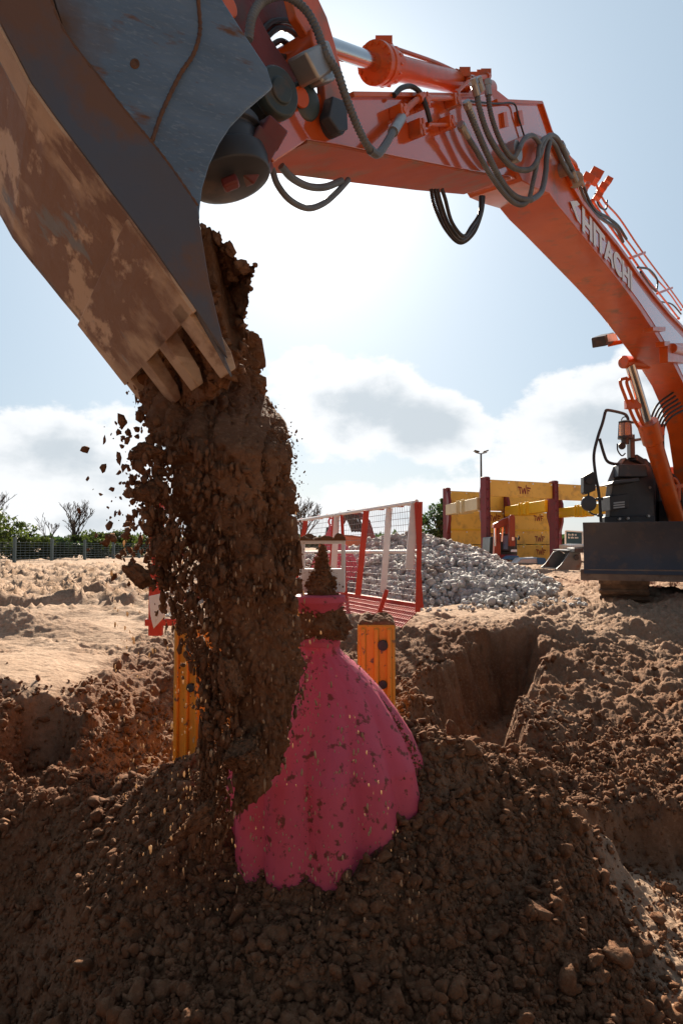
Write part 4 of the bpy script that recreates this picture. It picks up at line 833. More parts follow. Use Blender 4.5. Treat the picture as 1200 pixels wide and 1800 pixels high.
def stuck_soil():       # soil lying on the funnel: a crest down its sunny right shoulder, crumbs in the folds, loose bits round neck and frame
    r = np.random.default_rng(77); pr = funnel_prof(); zs = np.array([p[0] for p in pr])[::-1]; cs = np.array([p[1] for p in pr])[::-1] + FC.x + .03; rs = np.array([p[2] for p in pr])[::-1]
    n = 9000; z = r.uniform(.0, .56, n); th = r.normal(.30, .34, n); R = np.interp(z, zs, rs) - .012; k = r.uniform(size=n) < sstep(-.1, .45, z); z, th, R = z[k], th[k], R[k]
    p1 = np.stack([np.interp(z, zs, cs) + R * np.cos(th), FC.y + R * np.sin(th), z], 1); s1 = .003 + .007 * r.uniform(size=len(z)) ** 2
    n = 900; z = r.uniform(-.35, .5, n); th = r.uniform(-3.0, -.2, n); R = np.interp(z, zs, rs) - .01 - sstep(.52, .05, z) * .05 * np.abs(r.normal(0, .4, n)); p2 = np.stack([np.interp(z, zs, cs) + R * np.cos(th), FC.y + R * np.sin(th), z], 1); s2 = .0015 + .0035 * r.uniform(size=n) ** 3
    n = 300; z = r.uniform(.58, 1.0, n); rad = np.interp(z, [.58, .68, .75, .80, 1.0], [.13, .11, .08, .09, .02]) * r.uniform(.6, 1.1, n); th = r.uniform(0, 6.28, n); p3 = np.stack([-.088 + rad * np.cos(th), FC.y + .01 + rad * np.sin(th) * .8, z], 1); s3 = .002 + .008 * r.uniform(size=n) ** 2.5
    o = scatter('caught_crumbs', np.vstack([p1, p2, p3]), np.concatenate([s1, s2, s3]), M_CLOD, 1, None, 78, .5, 3); tag(o, 'crumbs of soil sticking to the shoulder and neck of the pink funnel', 'soil', kind='stuff')
stuck_soil()
base2 = (-.08, 10.4, .66); funnel(FN2, base2, .82)
mb = MB(); mb.lathe(Vector((base2[0] - .07, base2[1], base2[2] + .45)), (0, 0, 1), [(0, .09), (.03, .09), (.10, .05), (.16, .045), (.17, .02)], 24); cc = Vector((base2[0] - .07, base2[1], base2[2] + .67))
mb.tube([cc + Vector((.045 * math.cos(t), 0, .055 * math.sin(t))) for t in np.linspace(0, 6.283, 21)], .015, 8); mb.build('lifting_eye', M_PINK, FN2)

# ------------------------------------------------------------------ the pouring soil
D0 = 2.45
TB = [(500, 352, 405), (540, 345, 415), (580, 330, 428), (620, 252, 436), (660, 238, 438), (700, 244, 446), (740, 260, 474), (780, 275, 484), (820, 268, 490), (860, 264, 496), (900, 260, 497), (940, 275, 500), (1020, 292, 506), (1100, 312, 514), (1150, 340, 519), (1200, 360, 520), (1240, 364, 518), (1300, 360, 505), (1360, 352, 480), (1420, 348, 425), (1470, 340, 385), (1520, 335, 352)]
tz = np.array([1 + (955 - a) / 1200 * D0 for a, _, _ in TB])[::-1]; txl = np.array([(b - 600) / 1200 * D0 for _, b, _ in TB])[::-1]; txr = np.array([(c - 600) / 1200 * D0 for _, _, c in TB])[::-1]
def push(V):       # the top of the stream leaves from well inside the bucket, further from the camera
    f = 1 + .17 * sstep(1.30, 1.58, V[:, 2]); return np.stack([V[:, 0] * f, V[:, 1] * f, 1 + (V[:, 2] - 1) * f], 1)
def stream_core():
    nz, na = 800, 260; Z = np.linspace(1.78, -.10, nz); T = np.linspace(0, 2 * np.pi, na, endpoint=False); ZZ, TT = np.meshgrid(Z, T, indexing='ij')
    xl = np.interp(ZZ, tz, txl); xr = np.interp(ZZ, tz, txr); c = (xl + xr) / 2 + .012; r = np.maximum((xr - xl) / 2 - .012, .012)
    xl_cut = sstep(1.5, 1.2, ZZ) * .05; c = c + xl_cut; r = np.maximum(r - xl_cut, .01)
    ry = np.clip(r * .75, .02, .2); x = c + r * np.cos(TT); y = D0 + .05 + ry * np.sin(TT)
    d = .60 * fb3(x * 6, y * 6, ZZ * 2.2, 3, 3) + .22 * fb3(x * 22, y * 22, ZZ * 7, 5, 4) + (.28 + .5 * (ZZ > .8)) * lumps(x * 34 + y * 20, ZZ * 15 + y * 9, 71) + .35 * lumps(x * 80 + y * 40, ZZ * 38 + y * 9, 72)
    d = d * np.where(ZZ > .9, 1.0, .7); k = 1 + np.clip(d, -.5, .6) * np.minimum(1, .09 / r)
    V = np.stack([c + (x - c) * k, D0 + .05 + (y - D0 - .05) * k, ZZ + .02 * fb3(x * 9, y * 9, ZZ * 5, 8, 2)], -1).reshape(-1, 3)
    i, j = np.meshgrid(np.arange(nz - 1), np.arange(na), indexing='ij'); a = (i * na + j).ravel(); b = (i * na + (j + 1) % na).ravel()
    V = push(V); o = np_mesh('falling_soil', V, np.stack([a, a + na, b + na, b], 1), M_FALL, True); tag(o, 'thick column of brown soil pouring from the excavator bucket onto the heap', 'soil', kind='stuff')
stream_core()
def stream_bits():
    n = 22000; z = rng.uniform(-.12, 1.75, n); xl = np.interp(z, tz, txl); xr = np.interp(z, tz, txr); c = (xl + xr) / 2; r = (xr - xl) / 2
    th = rng.uniform(0, 2 * np.pi, n); rho = 1 + rng.normal(0, .10, n); x = c + r * rho * np.cos(th); y = D0 + .05 + np.clip(r * .75, .03, .2) * rho * np.sin(th)
    s = .0025 + .0135 * rng.uniform(size=n) ** 4.2
    st = rng.uniform(1.1, 3.0, n)
    keep_ = (rng.uniform(size=n) < (.30 + .7 * sstep(-.35, .25, fb3(x * 5, y * 5, z * 2.2, 55, 3)))) & ((z > .8) | (x < c - .2 * r) | (rng.uniform(size=n) < .35)); s = np.where((z < .8) & (x > c - .2 * r), s * .8, s)
    x, y, z, s, st = (q_[keep_] for q_ in (x, y, z, s, st)); P1 = np.stack([x, y, z], 1)
    # ragged left edge, with gaps
    n2 = 1500; z2 = rng.uniform(.35, 1.45, n2); xl2 = np.interp(z2, tz, txl); x2 = xl2 - .03 + np.abs(rng.normal(0, .07, n2)) * rng.choice([-1, .9], n2, p=[.35, .65]); y2 = D0 + rng.uniform(-.1, .2, n2); s2 = .003 + .018 * rng.uniform(size=n2) ** 3
    # spray on the right
    n4 = 1300; z4 = np.where(rng.uniform(size=n4) < .6, rng.normal(1.38, .10, n4), rng.uniform(.4, 1.9, n4)); x4 = np.interp(z4, tz, txr) + np.abs(rng.normal(0, .035, n4)) * np.where(z4 < 1.5, 1, .35) - .01; y4 = D0 + rng.uniform(-.1, .25, n4); s4 = .0015 + .0045 * rng.uniform(size=n4) ** 2
    v2 = 955 - 1200 * (z2 - 1) / y2; u2 = 600 + 1200 * x2 / y2; k2 = ~((v2 > 1035) & (v2 < 1120) & (u2 < 305) & (rng.uniform(size=n2) < .9)); x2, y2, z2, s2 = x2[k2], y2[k2], z2[k2], s2[k2]; n2 = len(x2)
    v2 = 955 - 1200 * (z2 - 1) / y2; u2 = 600 + 1200 * x2 / y2; k2 = ~((v2 > 1110) & (u2 < 355) & (rng.uniform(size=n2) < .8)); x2, y2, z2, s2 = x2[k2], y2[k2], z2[k2], s2[k2]; n2 = len(x2)
    PP = np.vstack([P1, np.stack([x2, y2, z2], 1), np.stack([x4, y4, z4], 1)]); SS = np.concatenate([s, s2, s4]); ST = np.concatenate([st, rng.uniform(.9, 1.7, n2), rng.uniform(1, 2.2, n4)])
    PP = push(PP); o = scatter('falling_crumbs', PP, SS, M_FALL, 1, ST, seed=11, amp=.6, angular=6); tag(o, 'crumbs and small clods of soil flying round the edges of the pouring column', 'soil', kind='stuff')
    n3_ = 2600; z3 = rng.uniform(-.2, 1.1, n3_); x3 = rng.uniform(-1.0, .35, n3_); y3 = rng.uniform(2.15, 2.75, n3_)
    u3 = 600 + 1200 * x3 / y3; v3 = 955 - 1200 * (z3 - 1) / y3
    edge = 40 + .0 * z3; ok = (v3 > 820) & (u3 > 190 + 0.05 * (v3 - 900)) & (u3 < 520 + np.clip((v3 - 1000) * .42, 0, 220)); prob = np.where(u3 < 300, .30, .8)
    ok &= rng.uniform(size=n3_) < prob; x3, y3, z3 = x3[ok], y3[ok], z3[ok]
    o = scatter('flying_grains', np.stack([x3, y3, z3], 1), .0016 + .0035 * rng.uniform(size=len(x3)) ** 2.5, M_SUNCRUMB, 1, rng.uniform(1.8, 4.2, len(x3)), seed=13, amp=.3); tag(o, 'pale sunlit grains of soil dropping past the pink funnel', 'soil', kind='stuff')
M_SUNCRUMB = nmat('sunlit_crumb', (.58, .42, .27), (.42, .29, .18), 9, .9)  # paler soil colour carries the sunlit look of the falling grains
nt = M_SUNCRUMB.node_tree; b = nt.nodes['Principled BSDF']; tr = nt.nodes.new('ShaderNodeBsdfTranslucent'); tr.inputs[0].default_value = (.75, .55, .36, 1); ms = nt.nodes.new('ShaderNodeMixShader'); ms.inputs[0].default_value = .5
nt.links.new(b.outputs[0], ms.inputs[1]); nt.links.new(tr.outputs[0], ms.inputs[2]); nt.links.new(ms.outputs[0], nt.nodes['Material Output'].inputs[0])
stream_bits()
def big_clod(px, py, d, s, st, seed, label, ang=5):
    sh, F = lump_shapes(5, 1, .38, seed, ang + 4); V = sh[0]; k = 1 + .16 * fb3(V[:, 0] * 3, V[:, 1] * 3, V[:, 2] * 3, seed, 5); V = V * k[:, None] * s * np.array(st)
    a = random.uniform(0, 3); c_, s_ = math.cos(a), math.sin(a); V = V @ np.array([[c_, 0, s_], [0, 1, 0], [-s_, 0, c_]]); loc = P(px, py, d)
    o = np_mesh('soil_clod', V, F, M_FALL, True); o.location = loc; tag(o, label, 'clod', 'big clods flying from the bucket')
big_clod(258, 795, 2.4, .055, (.8, .8, 1.3), 1, 'upper of the two big wedge clods falling left of the soil column')
big_clod(262, 860, 2.4, .058, (1.1, .8, 1.0), 2, 'lower of the two big clods falling left of the column, below the wedge')
big_clod(246, 1015, 2.35, .050, (1.5, .7, .7), 3, 'long dark clod flying out left at the height of the flat ground')
big_clod(290, 960, 2.4, .060, (1.1, .9, 1.1), 5, 'dark round clod on the left edge of the column level with the wire fence')
big_clod(350, 1440, 2.3, .062, (.55, .6, 2.0), 6, 'tall slab of soil at the foot of the falling column', 3)
big_clod(425, 1325, 2.35, .075, (1.1, .8, 1.3), 8, 'large clod where the falling column meets the pink funnel')
big_clod(405, 1210, 2.3, .065, (.8, .7, 1.5), 9, 'large rounded clod low in the column in front of the orange panel')
def load_soil():                      # soil still in the bucket, standing proud of the mouth
    out = [(352, 362), (366, 388), (378, 392), (398, 416), (420, 442), (432, 466), (456, 458), (458, 478), (448, 508), (444, 545), (436, 600), (438, 640), (424, 668), (408, 668), (396, 632), (380, 580), (362, 500)]
    n = 90; V = []
    import numpy as _n
    c = BP(395, 510, .4); pts = [BP(x, y, .10) for x, y in out]; sp = spline(pts + [pts[0]], 16)[:-1]; m = len(sp)
    for k in range(n + 1):
        t = k / n; inn = .06 + .84 * t; s = math.sin(math.pi * min(1, .12 + t * .88)) ** .35
        for q in sp:
            v = c.lerp(q, s if 0 < k < n else .02); v = v - LB * ((inn - .10)) + LB * (c - q).dot(LB) * 0; V.append(v[:])
    V = np.array(V); d = fb3(V[:, 0] * 9, V[:, 1] * 9, V[:, 2] * 9, 4, 5) + .8 * (lumps(V[:, 0] * 22 + V[:, 1] * 9, V[:, 2] * 22, 33) - .3); cc = np.array(c[:]); dv = V - cc; dv /= np.linalg.norm(dv, axis=1)[:, None] + 1e-6; V = V + dv * (.028 * d)[:, None]
    i, j = np.meshgrid(np.arange(n), np.arange(m), indexing='ij'); a = (i * m + j).ravel(); b = (i * m + (j + 1) % m).ravel()
    o = np_mesh('bucket_soil', V, np.stack([a, a + m, b + m, b], 1), M_FALL, True); r_ = np.random.default_rng(5); k_ = r_.integers(0, len(V), 900); sc_ = scatter('bucket_crumbs', V[k_], .004 + .02 * r_.uniform(size=900) ** 2.2, M_FALL, 2, None, 31, .6, 5); tag(sc_, 'loose clods clinging to the soil in the bucket mouth', 'soil', kind='stuff'); tag(o, 'cracked mass of soil still sticking in the mouth of the bucket', 'soil', kind='stuff')
load_soil()

# ------------------------------------------------------------------ trench panels and edge barriers
TP = thing('trench_shield', 'long orange plastic trench shield left of the pink funnel, its end towards the camera', 'trench shield', (-.82, 3.6, -.3), 0, 'orange trench shields')
def tpanel(root, a, b, th, z0, z1, holes=False):
    a = Vector(a); b = Vector(b); d = (b - a).normalized(); sx = Vector((d.y, -d.x, 0)); mb = MB(); L = (b - a).length
    # ribbed sides: outer frame plus recessed field
    mb.box(a + d * L / 2 + Vector((0, 0, (z0 + z1) / 2)), (th * .78, L * .995, z1 - z0 - .01), Matrix.Rotation(-math.atan2(d.x, d.y), 3, 'Z'))
    R_ = Matrix.Rotation(-math.atan2(d.x, d.y), 3, 'Z')
    for z in (z0 + .04, (z0 + z1) / 2, z1 - .04): mb.box(a + d * L / 2 + Vector((0, 0, z)), (th * .97, L * .99, .07), R_)
    n = max(1, int(L / .4))
    for k in range(n + 1): mb.box(a + d * L * k / n + Vector((0, 0, (z0 + z1) / 2)), (th, .07, z1 - z0), R_)
    o = mb.build('panel_body', M_ORPL, root, bevel=.012)
    mb = MB()
    for o_ in (-.34, .0, .34): mb.box(a - d * .038 + sx * th * o_ + Vector((0, 0, (z0 + z1) / 2)), (th * .13, .03, (z1 - z0) * .96), R_)
    mb.each('end_rib', M_ORPL, root, bevel=.008)
    mb = MB()
    for z, s in ((z1 - .11, .028), (z1 - .32, .022)): mb.lathe(a - d * .055 + sx * th * .17 + Vector((0, 0, z)), -d, [(-.02, s), (.001, s), (.002, s * .8)], 16)
    mb.each('lock_hole', M_BLK, root)
tpanel(TP, (-.80, 3.66, 0), (-.36, 5.2, 0), .17, -.45, .566)
TP2 = thing('trench_shield', 'short orange plastic shield with round holes right behind the pink funnel', 'trench shield', (.19, 3.75, -.3), 0, 'orange trench shields')
tpanel(TP2, (.19, 3.76, 0), (.205, 4.02, 0), .205, -.45, .560)
def crust(name, a, b, wd, z, label, hgt=.02):
    n, m = 90, 40; a = np.array(a); b = np.array(b); d = (b - a) / np.linalg.norm(b - a); s = np.array([d[1], -d[0]]); u, v = np.meshgrid(np.linspace(0, 1, n), np.linspace(-1, 1, m), indexing='ij')
    X = a[0] + (b[0] - a[0]) * u + s[0] * v * wd / 2; Y = a[1] + (b[1] - a[1]) * u + s[1] * v * wd / 2
    e = np.minimum(np.minimum(u, 1 - u) * 12, (1 - np.abs(v)) * 3).clip(0, 1) ** .5
    Z = z + e * (hgt * (1 + .9 * fbm(X * 9, Y * 9, 5, 4)) + .02 * lumps(X * 30, Y * 30, 7)) - .004; V = np.stack([X, Y, Z], -1).reshape(-1, 3)
    i, j = np.meshgrid(np.arange(n - 1), np.arange(m - 1), indexing='ij'); q = (i * m + j).ravel(); o = np_mesh(name, V, np.stack([q, q + m, q + m + 1, q + 1], 1), M_CLOD, True); tag(o, label, 'soil', kind='stuff')
crust('caught_soil', (fx - w - .004, fy), (fx + w + .004, fy), .05, 1.016, 'ridge of soil lying along the top bar of the white frame', .022)
crust('caught_soil', (.19, 3.73), (.205, 4.03), .20, .562, 'soil crust on top of the short orange panel')
crust('caught_soil', (-.81, 3.62), (-.36, 5.2), .16, .568, 'soil crust along the top of the long orange panel')

def barrier_panel(root, A, B, zA0, zA1, zB0, zB1, lean, kick=True, red_all=False):
    """one mesh guard panel from A to B (ground points) with leaning frame"""
    A, B = Vector(A), Vector(B); d = (B - A).normalized(); s = Vector((d.y, -d.x, 0)); L = (B - A).length
    def q(t, z): # z 0..1
        z0 = zA0 + (zB0 - zA0) * t; z1 = zA1 + (zB1 - zA1) * t; p = A.lerp(B, t) + s * (lean * z); p.z = z0 + (z1 - z0) * z; return p
    mb = MB()
    for t in np.linspace(0, 1, int(L / .055) + 1): mb.bar(q(t, 0), q(t, 1), .0036, .0036)
    for z in np.linspace(0.02, .98, 16): mb.bar(q(0, z), q(1, z), .0045, .0045)
    mb.build('wire_mesh', M_MESHG, root, smooth=0)
    M_ = M_MESH if red_all else M_WHITE
    mb = MB(); mb.tube([q(0, 1), q(1, 1)], .024, 10); mb.tube([q(0, .52), q(1, .52)], .020, 10); mb.build('rail', M_, root)
    mb = MB(); mb.bar(q(0, -.02) + d * .02, q(0, 1) + d * .02, .03, .05); mb.bar(q(1, -.02) - d * .02, q(1, 1) - d * .02, .03, .05)
    mb.bar(q(.0, 0), q(1, 0), .03, .03); mb.build('end_post', M_MESH, root, bevel=.003)
    mb = MB()
    if kick:
        kd = -s * (.18 if s.y > 0 else -.18); kd = Vector((0, 0, 0)) + (s * (-.24))
        def kq(t, z): return q(t, 0) + kd * (-z) * -1 + Vector((0, 0, -.21 * z))
        for t in np.linspace(0, 1, int(L / .05) + 1): mb.bar(kq(t, 0), kq(t, 1), .008, .008)
        for z in np.linspace(0, 1, 7): mb.bar(kq(0, z), kq(1, z), .010 if z in (0, 1) else .007, .009)
        mb.prism([kq(0, .0), kq(1, .0), kq(1, 1), kq(0, 1)], [v + s * .004 for v in (kq(0, .0), kq(1, .0), kq(1, 1), kq(0, 1))])
        mb.build('kick_mesh', M_MESH, root, smooth=0)
R1 = P(742, 1062, 7.0); R2 = P(496, 1062, 11.6); R1.z = 0; R2.z = 0
Rm = R1.lerp(R2, .42)
def zof(py, p): return 1 + (955 - py) / 1200 * p.y
pm = lambda p: 600 + 1200 * p.x / p.y
nA = dict(lean=.0)
xm = pm(Rm)
def top_y(px): return 882 + (742 - px) * .158
def bot_y(px): return 1064 - (742 - px) * .155
g_ = 'white railed mesh guards along the trench'
BR1 = thing('mesh_barrier', 'near white railed mesh guard panel with red kick mesh, beside the stone heap', 'barrier', (R1.x, R1.y, .3), 0, g_)
barrier_panel(BR1, R1, Rm, zof(1064, R1), zof(882, R1), zof(bot_y(xm), Rm), zof(top_y(xm), Rm), -.06)
mb = MB(); t_ = R1.lerp(Rm, .0)
def post(mb, f, y0, y1, wd, dx=0, fwd=.05):
    p = R1.lerp(R2, f); s_ = Vector(((R2 - R1).normalized().y, -(R2 - R1).normalized().x, 0)); p = p - s_ * fwd if s_.y > 0 else p + s_ * fwd
    x = pm(p); a = p.copy(); a.z = zof(y0, p); b_ = p.copy(); b_.z = zof(y1, p); a.x += dx; mb.bar(a, b_, wd, wd * .6); return a
mb = MB(); post(mb, .012, 1000, 884, .085, -.06); post(mb, .135, 1040, 893, .07, -.07); mb.each('upright', M_WHITE, BR1, bevel=.004)
mb = MB(); post(mb, .135, 1082, 1036, .075, -.10, .08); post(mb, .0, 1075, 882, .05, -.03, .02); post(mb, .24, 1045, 898, .07, -.10, .1); post(mb, .17, 1080, 1074, .9, 0, .1) if False else None
mb.each('brace_post', M_MESH, BR1, bevel=.004)
BR2 = thing('mesh_barrier', 'far white railed mesh guard panel seen past the white frame of the funnel', 'barrier', (Rm.x, Rm.y, .3), 0, g_)
xm2 = pm(R2); barrier_panel(BR2, Rm, R2, zof(bot_y(xm), Rm), zof(top_y(xm), Rm), zof(bot_y(xm2), R2), zof(top_y(xm2), R2), -.06)
mb = MB(); post(mb, .46, 1020, 904, .08, -.05); post(mb, .86, 1000, 925, .08, -.05); mb.each('upright', M_WHITE, BR2, bevel=.004)
mb = MB(); post(mb, .48, 1040, 908, .06, -.05); post(mb, .72, 1025, 916, .07, -.16); mb.each('brace_post', M_MESH, BR2, bevel=.004)
mb = MB()
for f in (.05, .10, .2, .29, .36, .45, .55, .62, .7, .78):
    p = R1.lerp(R2, f); p.z = zof(top_y(pm(p)) - 1, p); mb.bar(p - (R2 - R1).normalized() * .03, p + (R2 - R1).normalized() * .03, .06, .055)
mb.each('clip', M_MESH, BR1, bevel=.003)
L1 = P(268, 1075, 5.2); L2 = P(420, 1060, 9.5); L1.z = L2.z = 0
BL = thing('mesh_barrier', 'red mesh guard panel left of the soil column, mostly hidden by falling soil', 'barrier', (L1.x, L1.y, .3)); 
barrier_panel(BL, L1, L2, .48, 1.30, .45, 1.35, .05, False, True)
mb = MB(); p = L1 + Vector((.02, .03, 0)); mb.bar(p + Vector((0, 0, .30)), p + Vector((0, 0, 1.32)), .10, .06); mb.bar(P(256, 1094, 5.15), P(345, 1093, 5.15), .05, .05); mb.each('brace_post', M_MESH, BL, bevel=.004)
SG = thing('notice_plate', 'small white notice plate tilted on the red guard panel left of the falling soil', 'sign', P(282, 1075, 4.95)[:])
mb = MB(); A_ = [P(x, y, 4.95) for x, y in ((262, 1048), (284, 1043), (299, 1068), (284, 1090), (270, 1105), (264, 1080))]; mb.prism(A_, [v + Vector((0, .012, 0)) for v in A_]); mb.build('plate', M_WHITE, SG, bevel=.002)

# ------------------------------------------------------------------ stone heap
def gravel_h(x, y):
    e = np.zeros_like(x)
    for (cx, cy, rx, ry, h) in ((1.1, 11.6, 2.4, 2.1, .98), (-.7, 11.8, 1.8, 1.6, .72), (2.0, 10.9, 1.4, 1.4, .44), (2.5, 12.6, 1.5, 1.4, .34), (2.1, 9.6, .8, .7, .14)):
        r = np.sqrt(((x - cx) / rx) ** 2 + ((y - cy) / ry) ** 2); e = np.maximum(e, h * np.clip(1.08 - r, 0, 1) ** .9 * (1 if True else 0))
    return e + .06 * fbm(x * 1.6, y * 1.6, 8, 3) * (e > 0)
def gravel():
    xs = np.linspace(-3, 5.6, 170); ys = np.linspace(8, 15, 140); X, Y = np.meshgrid(xs, ys, indexing='ij'); h = gravel_h(X, Y); Z = H(X, Y, False) + h - .05 - .12 * (h <= 0.02)
    V = np.stack([X, Y, Z], -1).reshape(-1, 3); i, j = np.meshgrid(np.arange(169), np.arange(139), indexing='ij'); a = (i * 140 + j).ravel()
    o = np_mesh('stone_heap_core', V, np.stack([a, a + 140, a + 141, a + 1], 1), M_STN, True); tag(o, 'grey core of the stone heap, filled with small stones', 'stone', kind='stuff')
    n = 60000; x = rng.uniform(-3, 5.5, n); y = rng.uniform(8, 14.2, n); h = gravel_h(x, y); k = h > .03 + .02 * rng.uniform(size=n); x, y, h = x[k], y[k], h[k]
    x, y, h = x[:19000], y[:19000], h[:19000]
    s = .018 + .062 * rng.uniform(size=len(x)) ** 2.6
    z = H(x, y, False) + h + rng.uniform(-.03, .03, len(x))
    m = 500; xx = rng.uniform(-2.5, 3.2, m); yy = 8.6 + np.abs(rng.normal(0, .6, m)); zz = H(xx, yy, False) + .015
    o = scatter('crushed_stone', np.vstack([np.stack([x, y, z], 1), np.stack([xx, yy, zz], 1)]), np.concatenate([s, np.full(m, .028) * rng.uniform(.6, 1.4, m)]), M_STN, 1, None, 21, .25, 4); tag(o, 'heap of pale grey rounded stones behind the mesh guards', 'stone', kind='stuff')
M_STN = nmat('grey_stone', (.62, .595, .56), (.31, .30, .29), 11, .9, spec=.2, c3=(.27, .19, .13), s3=1.1, t3=(.55, .72), bump=.01, bscale=14)
gravel()
# ------------------------------------------------------------------ shoring display behind
SH = thing('shoring_frame', 'tall trench shoring display of yellow panels between dark red posts', 'shoring', (6.5, 27, 0))
V2 = Vector((2.87, 1.5, 0)); P1_ = Vector((4.55, 29.5, 0)); P2_ = Vector((5.06, 24, 0)); dv = V2.normalized(); nv = Vector((dv.y, -dv.x, 0)); ZT = 3.34
far_posts = [P1_, P1_ + V2 , P1_ + V2 * 2]; near_posts = [P2_, P2_ + V2, P2_ + V2 * 2]
for k, p in enumerate(far_posts + near_posts):
    mb = MB(); zt = ZT if k != 0 else 3.40; w = .17
    mb.box(p + Vector((0, 0, zt / 2)), (.15, .26, zt), Matrix.Rotation(math.atan2(dv.y, dv.x), 3, 'Z')); 
    for sgn in (-1, 1): mb.box(p + dv * .085 * sgn + nv * .0 + Vector((0, 0, zt / 2 - .02)), (.03, .30, zt), Matrix.Rotation(math.atan2(dv.y, dv.x), 3, 'Z'))
    for z in np.linspace(.5, zt - .1, 9): mb.lathe(p + nv * .17 + Vector((0, 0, z)), nv, [(-.02, .028), (.012, .028)], 8)
    mb.build('post', M_RED, SH, bevel=.006)
def twf(mb, o, ex, ey, h):
    w = h * .12
    def st(x0, y0, x1, y1, ww=w):
        a = o + ex * (x0 * h) + ey * (y0 * h); b = o + ex * (x1 * h) + ey * (y1 * h); d = (b - a).normalized(); n = ex.cross(ey).cross(d) * ww / 2; mb.add([a + n, b + n, b - n, a - n], [(0, 1, 2, 3)])
    st(-.95, .30, -.42, .24, w * 1.3); st(-.72, .25, -.60, -.42)
    st(-.42, .20, -.28, -.42); st(-.28, -.42, -.08, .22); st(-.08, .22, .10, -.42); st(.10, -.42, .22, .55, w * 1.1)
    st(.40, .26, .42, -.42); st(.34, .27, .84, .20, w * 1.3); st(.40, -.02, .72, -.06)
def panel(a, b, z0, z1, text=None, side=1, mat=None, th=.10):
    mb = MB(); d = (b - a); L = d.length; a2 = a + dv * .11; b2 = b - dv * .11; L = (b2 - a2).length; c = (a2 + b2) / 2 + Vector((0, 0, (z0 + z1) / 2)); R = Matrix.Rotation(math.atan2(dv.y, dv.x), 3, 'Z')
    mb.box(c, (L, th, z1 - z0 - .015), R); p = mb.build('panel', mat or M_YEL, SH, bevel=.012)
    mb = MB()
    for t in (.02, .3, .68, .98): mb.cyl(a2.lerp(b2, t) + nv * (th / 2) + Vector((0, 0, z1 - .09)), a2.lerp(b2, t) + nv * (th / 2 + .03) + Vector((0, 0, z1 - .09)), .03, seg=8)
    mb.each('panel_bolt', M_LETTER, p)
    if text is not None:
        mb = MB(); twf(mb, a2.lerp(b2, text[0]) + nv * (th / 2 + .006) + Vector((0, 0, text[1])), dv, Vector((0, 0, 1)), text[2]); mb.build('lettering', M_TWF, p, smooth=0)
a, b = near_posts[0], near_posts[1]
panel(a, b, 2.66, 3.26, (.55, 2.93, .34)); panel(near_posts[1], near_posts[2], 2.62, 3.24)
a, b = far_posts[0], far_posts[1]
panel(a, b, 2.45, 3.28); panel(a, b, 1.60, 2.43, (.83, 2.14, .36)); panel(a, b, .95, 1.58, (.84, 1.33, .36)); panel(a, b, .05, .93, (.85, .62, .36))
a, b = far_posts[1], far_posts[2]
panel(a, b, 2.45, 3.22); panel(a, b, 1.60, 2.43, (.62, 2.18, .34)); panel(a, b, .95, 1.58, (.64, 1.22, .34)); panel(a, b, .05, .93, (.66, .60, .34))
mb = MB(); mb.box((far_posts[0] + far_posts[2]) / 2 + nv * .06 + Vector((0, 0, 1.6)), ((far_posts[2] - far_posts[0]).length, .05, .07), Matrix.Rotation(math.atan2(dv.y, dv.x), 3, 'Z')); mb.build('waling', M_YELB, SH)
for k in range(3):                                    # struts between the two walls
    f, n_ = far_posts[k], near_posts[k]; d = (n_ - f).normalized(); L = (n_ - f).length; sd = Vector((d.y, -d.x, 0)); z = 2.42
    R = Matrix.Rotation(math.atan2(d.y, d.x), 3, 'Z')
    mb = MB(); mb.box((f + n_) / 2 + Vector((0, 0, z)), (L - .9, .34, .44), R)
    for t in (.42, .47, .56, .60): mb.box(f.lerp(n_, t) + Vector((0, 0, z)), (.07, .42, .54), R)
    stt = mb.build('strut', M_YELB if k else M_CREAM, SH, bevel=.015)
    mb = MB()
    for pt, sg in ((f, 1), (n_, -1)):
        A = [pt + d * sg * x + Vector((0, 0, zz)) for x, zz in ((.1, z - 1.0), (.22, z - 1.0), (.55, z - .42), (.55, z + .42), (.30, z + .78), (.1, z + .85))]
        mb.prism([v + sd * .06 for v in A], [v - sd * .06 for v in A])
    mb.each('strut_head', M_RED, stt, bevel=.01)

# mini excavator parked inside the display
M_ORD = nmat('faded_orange_paint', (.36, .06, .02), (.28, .045, .02), 3, .5)
MX = thing('mini_excavator', 'small orange excavator with folded arm standing between the yellow shoring walls', 'excavator', (5.3, 22.6, .2))
def q22(x, y, d=22.6): return P(x, y, d)
def poly22(mb, pts, d0, d1): A = [P(x, y, d0) for x, y in pts]; return mb.prism(A, [v + Vector((0, d1 - d0, 0)) for v in A])
mb = MB(); poly22(mb, [(859, 976), (861, 944), (874, 943), (908, 944), (909, 976)], 22.6, 23.8); mb.build('upper_body', nmat('dark_green_paint', (.03, .05, .055), None, 3, .4), MX, bevel=.03)
mb = MB(); poly22(mb, [(881, 970), (880, 940), (884, 937), (902, 937), (905, 942), (905, 970)], 22.4, 23.4); cb_ = mb.build('cab', M_BLK, MX, bevel=.04)
mb = MB(); poly22(mb, [(884, 965), (884, 942), (892, 941), (892, 966)], 22.38, 22.5); mb.build('window', nmat('blue_glass', (.10, .16, .28), (.08, .12, .22), 2, .1), cb_)
mb = MB(); poly22(mb, [(868, 975), (870, 927), (878, 926), (880, 975)], 22.0, 22.25); poly22(mb, [(867, 928), (868, 921), (884, 912), (902, 905), (905, 912), (888, 924), (874, 930)], 21.9, 22.2); mb.build('boom', M_ORD, MX, bevel=.02)
